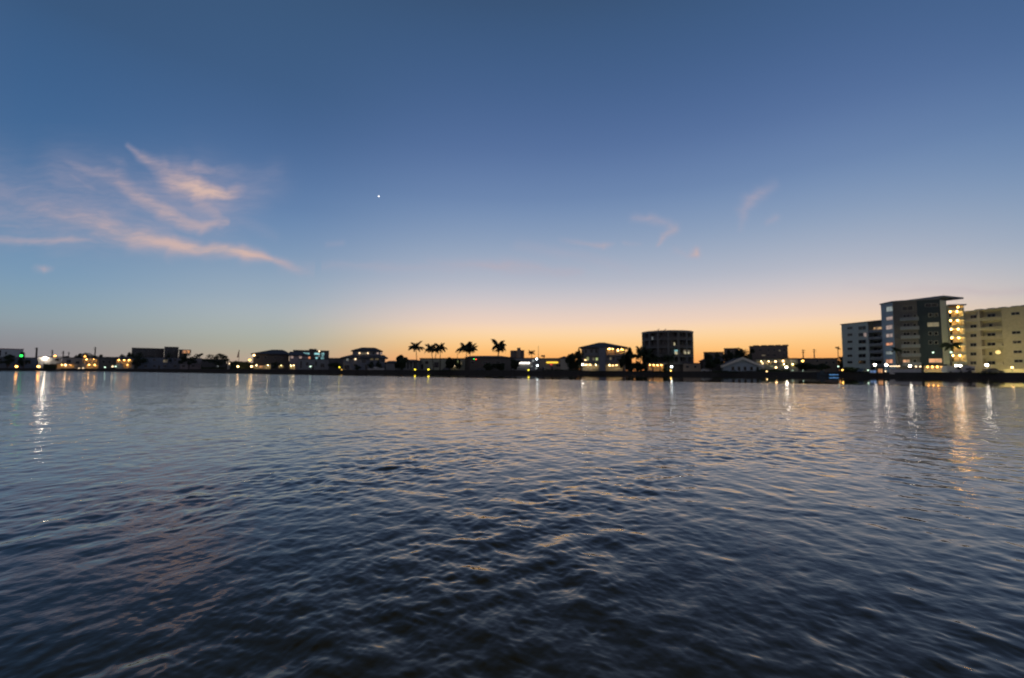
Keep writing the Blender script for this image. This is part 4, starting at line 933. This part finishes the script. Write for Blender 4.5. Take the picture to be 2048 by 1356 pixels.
building('lit_shopfront', 'bright yellow green shop front glowing under a flat canopy right of the blue gabled house', 'shop', 1512, 204, 1596, 197, 718, 'olive', 10,
    bays=[(1515, 722, 1545, 729, 'p', 4, [1530], 'cream'), (1560, 727, 1594, 733, 'p', 4, [], 'olive')], wins=[(1522, 730, 1528, 734, 'pale'), (1540, 731, 1547, 734, 'lime'), (1579, 719.3, 1592, 725, 'dimy')], lamps=[(1525.5, 727, 'h', .3), (1566, 722, 'w', .34), (1586, 729.5, 'm', .25)])  # dim yellow window is really a lit wall, its light made as glow
hedge(1514, 1580, 738, 180, 'dark garden hedge below the lit shop front', 1.4)
t, F, z = building('low_lit_wall', 'short yellow green lit wall by the water left of the motor boat', 'wall', 1581, 172, 1632, 168, 743.2, 'olive', .3, parapet=.05, roofm='olive')
for q in (1585, 1606): s, zz = F.hit(q, 742); lampball(t, F.p(s, -.6, F.hit(q, 741)[1]), 't', .12)
building('long_brown_building', 'long unlit brown building ending at the pale apartment wing', 'building', 1594, 214, 1676, 208, 717.5, 'brown', 12, wins=[(1650, 722, 1656, 728), (1664, 722, 1670, 728), (1632, 720, 1637, 724)])
pole(1606, 699, 232, 'utility pole above the orange lamp right of the brown block', .26, 2); pole(1628, 698, 232, 'utility pole on its own midway to the pale apartment wing', .26, 2)
tree(1628, 713.5, 216, 10, 'tiny dark tree top at the foot of the right hand pole', n=500); tree(1606, 714.5, 216, 14, 'tiny dark tree top behind the orange lamp', n=500)
# blue lit rail on a boat
F = Fr(1656, 154, 1677, 152.5); t = thing('dock', 'low floating dock edged with a strip of blue lights right of the motor boat', 'dock', F.p(F.L / 2, 0, 0))
b = MB(); fbox(b, F, 0, F.L, 0, 1.8, .1, .55); b.build('deck', M['wood'], t)
G['bluestrip'] = glowmat('blue_strip', (.12, .45, 1.0), .8, .5, 3.0); b = MB(); fbox(b, F, .1, F.L - .1, -.08, -.01, .4, .62); b.build('light_strip', G['bluestrip'], t)
for i in range(5): q = F.p(F.L * i / 4 * .96 + .15, 2.0, 0); MB().tube([(q.x, q.y, -1), (q.x, q.y, 1.1)], .1, 6).build('piling', M['wood'], t)
tree(1682, 712, 205, 16, 'yellow green tree with floodlight painted into its leaves against the pale apartment wing', n=700, mt='leaf2'); lamp_post(1685, 740, 151, 'dim yellow lamp beside the big dark bush', 'm', .22, arm=False)  # no floodlight on the tree, its lit look is put into the leaf colour
tree(1703, 733.5, 152, 36, 'big dark bush before the pale apartment wing', bottom=752, n=2200, name='bush', cat='bush')
tree(1727, 738, 148, 24, 'lower dark bush right of the big one before the apartment wing', bottom=753, n=1200, name='bush', cat='bush')

# far off woods and roofs closing every gap along the horizon, one mass
def treeline():
    rng = random.Random(5); m = MB()
    for k in range(17000):
        px = rng.uniform(-300, 2500); Y = 430 + rng.uniform(-12, 12); c = at(px, 740, Y)
        h = 6.2 + 1.6 * math.sin(px * .021) + 1.1 * math.sin(px * .067 + 1) + .8 * math.sin(px * .19)
        q = Vector((c.x, Y, rng.uniform(0, 1) ** .85 * h + GZ)); a = Vector((rng.gauss(0, 1), rng.gauss(0, 1), rng.gauss(0, 1))).normalized(); b = a.orthogonal().normalized(); s = rng.uniform(1.1, 2.1)
        m.poly([q - a * s, q - b * s * .7, q + a * s, q + b * s * .7])
    o = m.build('far_treeline', M['leaf']); tag(o, 'continuous low dark woods and shrubs closing the horizon behind all the houses', 'trees', kind='stuff')
treeline()

# ------------------------------------------------------------------ the big apartment building on the right
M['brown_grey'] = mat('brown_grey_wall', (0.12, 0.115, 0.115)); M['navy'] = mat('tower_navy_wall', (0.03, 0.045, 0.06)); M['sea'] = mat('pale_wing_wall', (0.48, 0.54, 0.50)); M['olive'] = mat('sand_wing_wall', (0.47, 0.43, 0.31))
def apartments():
    t = thing('apartment_building', 'large apartment building with a tall dark blue tower between two pale lower wings', 'building', (140, 160, GZ))
    B = GZ - .3
    # --- left wing
    F = Fr(1686.5, 194, 1768, 177.5); z = F.hit(1727, 645)[1]
    s38 = F.hit(1739, 700)[0]
    wall(F, t, 0, s38, 0, 14, B, z, 'sea', 'wing_wall')
    wall(F, t, s38 + .01, F.L + 1, 2.2, 14, B, z, 'grey', 'wing_wall')
    b = MB(); fbox(b, F, -.3, F.L + 1, -.3, 14.2, z + .002, z + .3); fbox(b, F, s38 - .2, s38, -.001, 2.2, B, z); b.build('wing_roof', M['grey'], t)
    rows = [655.7, 669, 683, 697, 711, 724]
    for k, y in enumerate(rows):
        window(F, t, rect(F, 1695, y - 2, 1705, y + 3))
        window(F, t, rect(F, 1717, y - 3.5, 1732, y + 4)) if k != 1 else (window(F, t, rect(F, 1717, y - 3.5, 1726.5, y + 4)), window(F, t, rect(F, 1727, y - 3.5, 1733.5, y + 5), 'peach'))
    for k, y in enumerate([664, 678, 691.5, 705.5, 719, 733]):
        zz = F.hit(1755, y)[1]; b = MB(); fbox(b, F, s38 + .1, F.L, 0.0, 2.19, zz - .1, zz + .12); b.build('balcony_slab', M['grey'], t)
        b = MB(); fbox(b, F, s38 + .1, F.L, -.02, .06, zz + .13, zz + 1.0); b.build('balcony_parapet', M['grey'], t)
        r = rect(F, 1747, y - 10, 1764, y - 2, 2.2); window(F, t, (r[0], r[1], zz + .4, zz + 2.2), 'warm' if k == 0 else 'glass', d=2.2)
        if k > 0 and k < 5: b = MB(); c = F.hit(1763, y)[0]; fbox(b, F, c - .5, c + .5, .3, 1.0, zz + .14, zz + 1.25); b.build('balcony_furniture', M['white'], t)
    # --- tower, three faces
    P = [(1768, 163), (1792, 157), (1841, 153), (1888, 150)]
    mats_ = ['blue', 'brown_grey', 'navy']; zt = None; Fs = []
    for i in range(3):
        F = Fr(*P[i], *P[i + 1]); Fs.append(F)
        if zt is None: zt = F.hit(1780, 605.5)[1]
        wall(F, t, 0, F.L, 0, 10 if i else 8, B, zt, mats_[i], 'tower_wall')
        b = MB(); fbox(b, F, -.1 if i else -.25, F.L, -.25, 9.9 - i * .01, zt + .002 + .004 * i, zt + .4 + .004 * i); b.build('tower_roof', M['slate'], t)
    F = Fs[0]
    for y, k, h in ((618, 'pale', 11), (637, 'peach', 8), (654.5, 'peach', 9), (671, 'peach', 8), (688, 'orange', 6), (705.5, 'pale', 7), (722.5, 'orange', 8)):
        window(F, t, rect(F, 1772.5, y - h / 2, 1786, y + h / 2), k)
    F = Fs[1]
    window(F, t, rect(F, 1804, 612, 1826, 621)); s0 = F.hit(1800, 650)[0]; s1 = F.hit(1838, 650)[0]
    for k, y in enumerate((641, 659, 677, 695, 713, 731)):
        zz = F.hit(1818, y)[1]; b = MB(); fbox(b, F, s0, s1, -1.3, -.002, zz - .12, zz + .1); b.build('balcony_slab', M['slate'], t)
        b = MB(); fbox(b, F, s0, s1, -1.3, -1.22, zz + .101, zz + 1.0); b.build('balcony_parapet', M['slate'], t)
        r = rect(F, 1806, y - 12, 1820, y - 6); window(F, t, r, 'orange' if k == 5 else 'glass')
        window(F, t, rect(F, 1826, y - 12, 1833, y - 6), 'glass')
    F = Fs[2]
    for y in (610.5, 630, 649, 667, 685): 
        if y == 649: window(F, t, rect(F, 1854.5, y - 4.5, 1878, y + 4.5), 'dimy', label='lit yellow window')
        elif y == 610.5: window(F, t, rect(F, 1850, y - 3.5, 1875, y + 3))
        else:
            window(F, t, rect(F, 1857, y - 3.5, 1864.5, y + 3.5)); window(F, t, rect(F, 1868, y - 3.5, 1876, y + 3.5))
    window(F, t, rect(F, 1857.5, 717, 1884, 725.5), 'orange')
    s, zz = F.hit(1865.5, 705); lampball(t, F.p(s, -.45, zz), 't', .24)
    # entrance porch
    r = rect(F, 1853, 731, 1892, 747, -3.2); b = MB(); fbox(b, F, r[0] - .3, r[1] + .3, -3.4, -.002, r[3], r[3] + .35); b.build('entrance_canopy', M['navy'], t)
    b = MB(); fbox(b, F, r[0], r[1], -.12, -.004, GZ, r[3] - .01); b.build('entrance_wall', M['cream'], t)
    for i in range(4):
        q = r[0] + (r[1] - r[0]) * (i + .5) / 4; lampball(t, F.p(q, -2.0, r[3] - .45), 'O', .26, 'canopy_lamp')
        b = MB(); fbox(b, F, q - .1, q + .1, -3.3, -3.1, GZ, r[3] - .002); b.build('column', M['cream'], t)
    # --- shaft wall and stacked lit balconies
    G_ = Fr(1889, 150.2, 1903, 151.5); wall(G_, t, .01, G_.L, .3, 12, B, G_.hit(1896, 601)[1], 'sea', 'shaft_wall')
    b = MB(); fbox(b, G_, -.5, G_.hit(1918, 596)[0], -1.2, 9, G_.hit(1900, 597)[1], G_.hit(1900, 594)[1]); b.build('roof_wing_slab', M['slate'], t)
    F = Fr(1903.3, 151.6, 1934, 150.5); zb = F.hit(1920, 611)[1]
    wall(F, t, 0, F.L, 2.6, 12, B, zb, 'cream', 'balcony_back_wall')
    b = MB(); fbox(b, F, -.1, F.L + .5, -.9, 12, zb + .002, zb + .35); b.build('balcony_roof', M['slate'], t)
    s, zz = F.hit(1916, 613, .4); lampball(t, F.p(s, .4, zz - .2), 'O', .30)
    ys = [619.5, 637.5, 655, 672.5, 690, 708, 726.5]
    for k, y in enumerate(ys):
        zz = F.hit(1918, y)[1]; b = MB(); fbox(b, F, -.02, F.L + .02, -.4, 2.59, zz - .2, zz + .05); b.build('balcony_slab', M['sea'], t)
        b = MB(); fbox(b, F, 0, F.L, -.4, -.32, zz + .051, zz + .55); b.build('balcony_parapet', M['sea'], t)
        if k > 0:
            zc = F.hit(1918, ys[k - 1])[1] - .2
            for q in (.3, .75):
                b = MB(); b.ball(F.p(F.L * q, 1.2, zc - .26), .2, 0, 6, 4); b.build('ceiling_lamp', BU['M'], t)
            r = (F.L * .3, F.L * .55, zz + .3, zz + 2.1); window(F, t, r, 'glass', d=2.6)
    for q in (0.0, F.L - .2): b = MB(); fbox(b, F, q, q + .2, -.39, 2.58, B, zb - .001) if q else fbox(b, F, -.18, -.03, -.39, 2.58, B, zb - .001); b.build('balcony_side_wall', M['sea'], t)
    # --- right wing
    F = Fr(1934.5, 149.5, 2110, 132); z = F.hit(1990, 619)[1]
    sA, sB, sC = F.hit(1958, 680)[0], F.hit(1962.5, 680)[0], F.hit(2006, 680)[0]
    wall(F, t, sC, F.L, 0, 14, B, z, 'olive', 'wing_wall'); wall(F, t, -1.5, sA, 1.6, 14, B, z, 'cream', 'wing_wall'); wall(F, t, sA + .002, sB, -.1, 14, B, z, 'cream', 'pier'); wall(F, t, sB + .002, sC - .002, 1.8, 14, B, z, 'olive', 'wing_wall')
    b = MB(); fbox(b, F, 0, F.L + .2, -.3, 14.2, z + .002, z + .32); b.build('wing_roof', M['olive'], t)
    for q in (1950, 1975, 1998, 2024, 2044): s = F.hit(q, 617)[0]; b = MB(); fbox(b, F, s - .9, s + .9, 2, 4, z + .321, z + .8); b.build('roof_vent', M['grey'], t)
    for k, y in enumerate((640, 659.5, 678.5, 697.5, 716.5, 735)):
        for a, c, dd, mt_ in ((.0, sA, 1.59, 'cream'), (sB + .004, sC, 1.79, 'olive')):
            zz = F.hit(1980, y)[1]; b = MB(); fbox(b, F, a, c - .01, 0, dd, zz - .12, zz + .1); b.build('balcony_slab', M[mt_], t)
            b = MB(); fbox(b, F, a, c - .01, -.02, .06, zz + .101, zz + .95); b.build('balcony_parapet', M[mt_], t)
        window(F, t, (F.hit(1941, y, 1.6)[0], F.hit(1954, y, 1.6)[0], zz + .3, zz + 2.1), d=1.6)
        if k not in (1, 4): window(F, t, (F.hit(1975, y, 1.8)[0], F.hit(1992, y, 1.8)[0], zz + .3, zz + 2.1), d=1.8)
        else: window(F, t, (F.hit(1978, y, 1.8)[0], F.hit(1986, y, 1.8)[0], zz + .3, zz + 2.1), d=1.8)
        if k in (2, 3, 5): b = MB(); c = F.hit(1999, y)[0]; fbox(b, F, c - .6, c + .6, .3, 1.0, zz + .11, zz + 1.6); b.build('balcony_furniture', M['cream'], t)
    for k, y in enumerate((627, 665, 684, 703.5, 722)): window(F, t, rect(F, 2022 + k * 1.6, y - 3, 2040 + k * 1.6, y + 3.2)); window(F, t, rect(F, 2062, y - 3, 2080, y + 3.2))
    s, zz = F.hit(1998, 704.5); MB().ball(F.p(s, -.6, zz), .62, 0, 12, 8).build('globe_lamp', glowmat('globe', (1, .72, .22), 1.1), t)
apartments()
def floodlamp(px, py, Y, label, k='W', r=.30): return lamp_post(px, py, Y, label, k, r, arm=False)
for a in ((1750, 729.5, 146, 'W', .34, 'first strong white lamp from the left before the apartment tower'), (1772.5, 730, 144, 'W', .34, 'second strong white lamp from the left before the apartment tower'),
          (1820, 732, 141, 'W', .32, 'strong white lamp before the grey face of the apartment tower'), (1832, 733, 141, 'h', .24, 'left of two dim warm lamps beside the entrance canopy'), (1840.5, 733, 141, 'h', .24, 'right of two dim warm lamps beside the entrance canopy'),
          (1912.5, 731.5, 134, 'W', .30, 'left one of two touching white lamps above the parked trailer'), (1920.5, 731.5, 134, 'W', .30, 'right one of two touching white lamps above the parked trailer'),
          (1973.5, 730, 133, 'W', .36, 'strong white lamp before the right wing above the pale garden wall'), (1902, 704.5, 139, 't', .30, 'greenish lamp on a tall post right of the entrance tower'),
          (1771, 742.5, 139, 'h', .20, 'small warm lamp beside the yellow lit panel'), (1783, 743, 139, 'h', .20, 'small warm lamp left before the white garden wall'), (1792, 743, 139, 'h', .20, 'small warm lamp second before the white garden wall'),
          (2024, 735, 126, 'w', .26, 'white lamp at the right end of the pale garden wall'), (1736, 740.5, 143, 't', .2, 'small pale green lamp left of the blue lit panel')):
    lamp_post(a[0], a[1], a[2], a[5], a[3], a[4], arm=False, power={1750: 3200, 1772.5: 3200, 1820: 800, 1912.5: 700, 1973.5: 15000, 2024: 3000, 1902: 2000}.get(a[0], 0), lcol=(.85, 1, .72) if a[0] in (1750, 1772.5) else (1, .80, .32))
# string of small lamps along a wire
t = thing('string_lights', 'row of small warm bulbs strung over the white garden wall', 'string lights', (at(1788, 740, 141).x, 141, GZ)); pts = []
for i in range(7): q = at(1780 + i * 3.1, 732.3, 141); MB().ball(q, .16, 0, 6, 4).build('bulb', BU['h'], t); pts.append(q + Vector((0, 0, .2)))
MB().tube(pts, .03, 4).build('wire', M['black'], t)
for q in (pts[0], pts[-1]): MB().tube([(q.x, 141, GZ), (q.x, 141, q.z)], .05, 5).build('post', M['metal'], t)
building('white_garden_wall', 'long white lit garden wall under the string lights', 'wall', 1779, 139.5, 1842, 134, 738.5, 'white', .3, parapet=.06, roofm='white')
building('pale_garden_wall', 'long pale green garden wall before the right wing', 'wall', 1952, 133, 2120, 121, 738.5, 'olive', .3, parapet=.06, roofm='olive')
t, F, z = building('blue_lit_panel', 'blue glowing panel low beside the yellow one', 'sign', 1739, 143, 1753, 142, 739.5, 'metal', .3, parapet=.05); G['blue'] = glowmat('lit_blue', (.18, .38, .8), .5, .5); window(F, t, rect(F, 1739.5, 740, 1752.5, 746.5), 'blue', 'lit_panel')
t, F, z = building('yellow_lit_panel', 'yellow glowing board between the blue panel and the white garden wall', 'sign', 1755, 142, 1766, 141, 736.5, 'metal', .3, parapet=.05); window(F, t, rect(F, 1755.4, 737, 1765.6, 746.5), 'amber', 'lit_panel')
# white trailer and vans
def trailer(px0, px1, Y, top, label, cat='trailer', name='parked_trailer', m_='white'):
    F = Fr(px0, Y, px1, Y - 1.5); t = thing(name, label, cat, F.p(F.L / 2, 0, GZ)); z = F.hit((px0 + px1) / 2, top)[1]
    b = MB(); fbox(b, F, 0, F.L, 0, 2.3, GZ + .5, z - .12); fbox(b, F, .1, F.L - .1, .1, 2.2, z - .118, z); fbox(b, F, -.9, -.002, .9, 1.4, GZ + .5, GZ + .65); b.build('body', M[m_], t)
    for q in (.25, .62): window(F, t, (F.L * q, F.L * q + .9, z - 1.3, z - .7))
    window(F, t, (F.L * .44, F.L * .44 + .7, GZ + .6, z - .5), name='door')
    for q in (.45, .6):
        for d in (-.02, 2.1): a = F.p(F.L * q, d, GZ + .36); c = F.p(F.L * q, d + .22, GZ + .36); MB().tube([a, c], .36, 12).build('wheel', M['black'], t)
trailer(1925, 1951, 131.5, 731.5, 'large white trailer parked before the lit balconies')
car(1905, 133, 'white van parked left of the large white trailer', (.6, .62, .6), 5.0, .05, 2.1, name='parked_van', cat='van', van=True)
car(1731, 145, 'dark car parked by the low bush near the blue panel', (.06, .07, .08), rz=.2)
car(1985, 128, 'dark car behind the pale garden wall', (.07, .07, .07), rz=-.1)
palm(1793, 700, 142, 20, 1800, 'windswept palm before the grey face of the apartment tower', 12, seed=41, up=.8); palm(1904, 690, 140, 32, 1903, 'dark palm before the lit balconies of the apartment tower', 14, seed=42, up=.6)
hedge(1845, 1950, 749.5, 130.5, 'low dark hedge along the sea wall before the entrance', .8); hedge(1955, 2048, 745.5, 124, 'low dark hedge before the pale garden wall', .9)
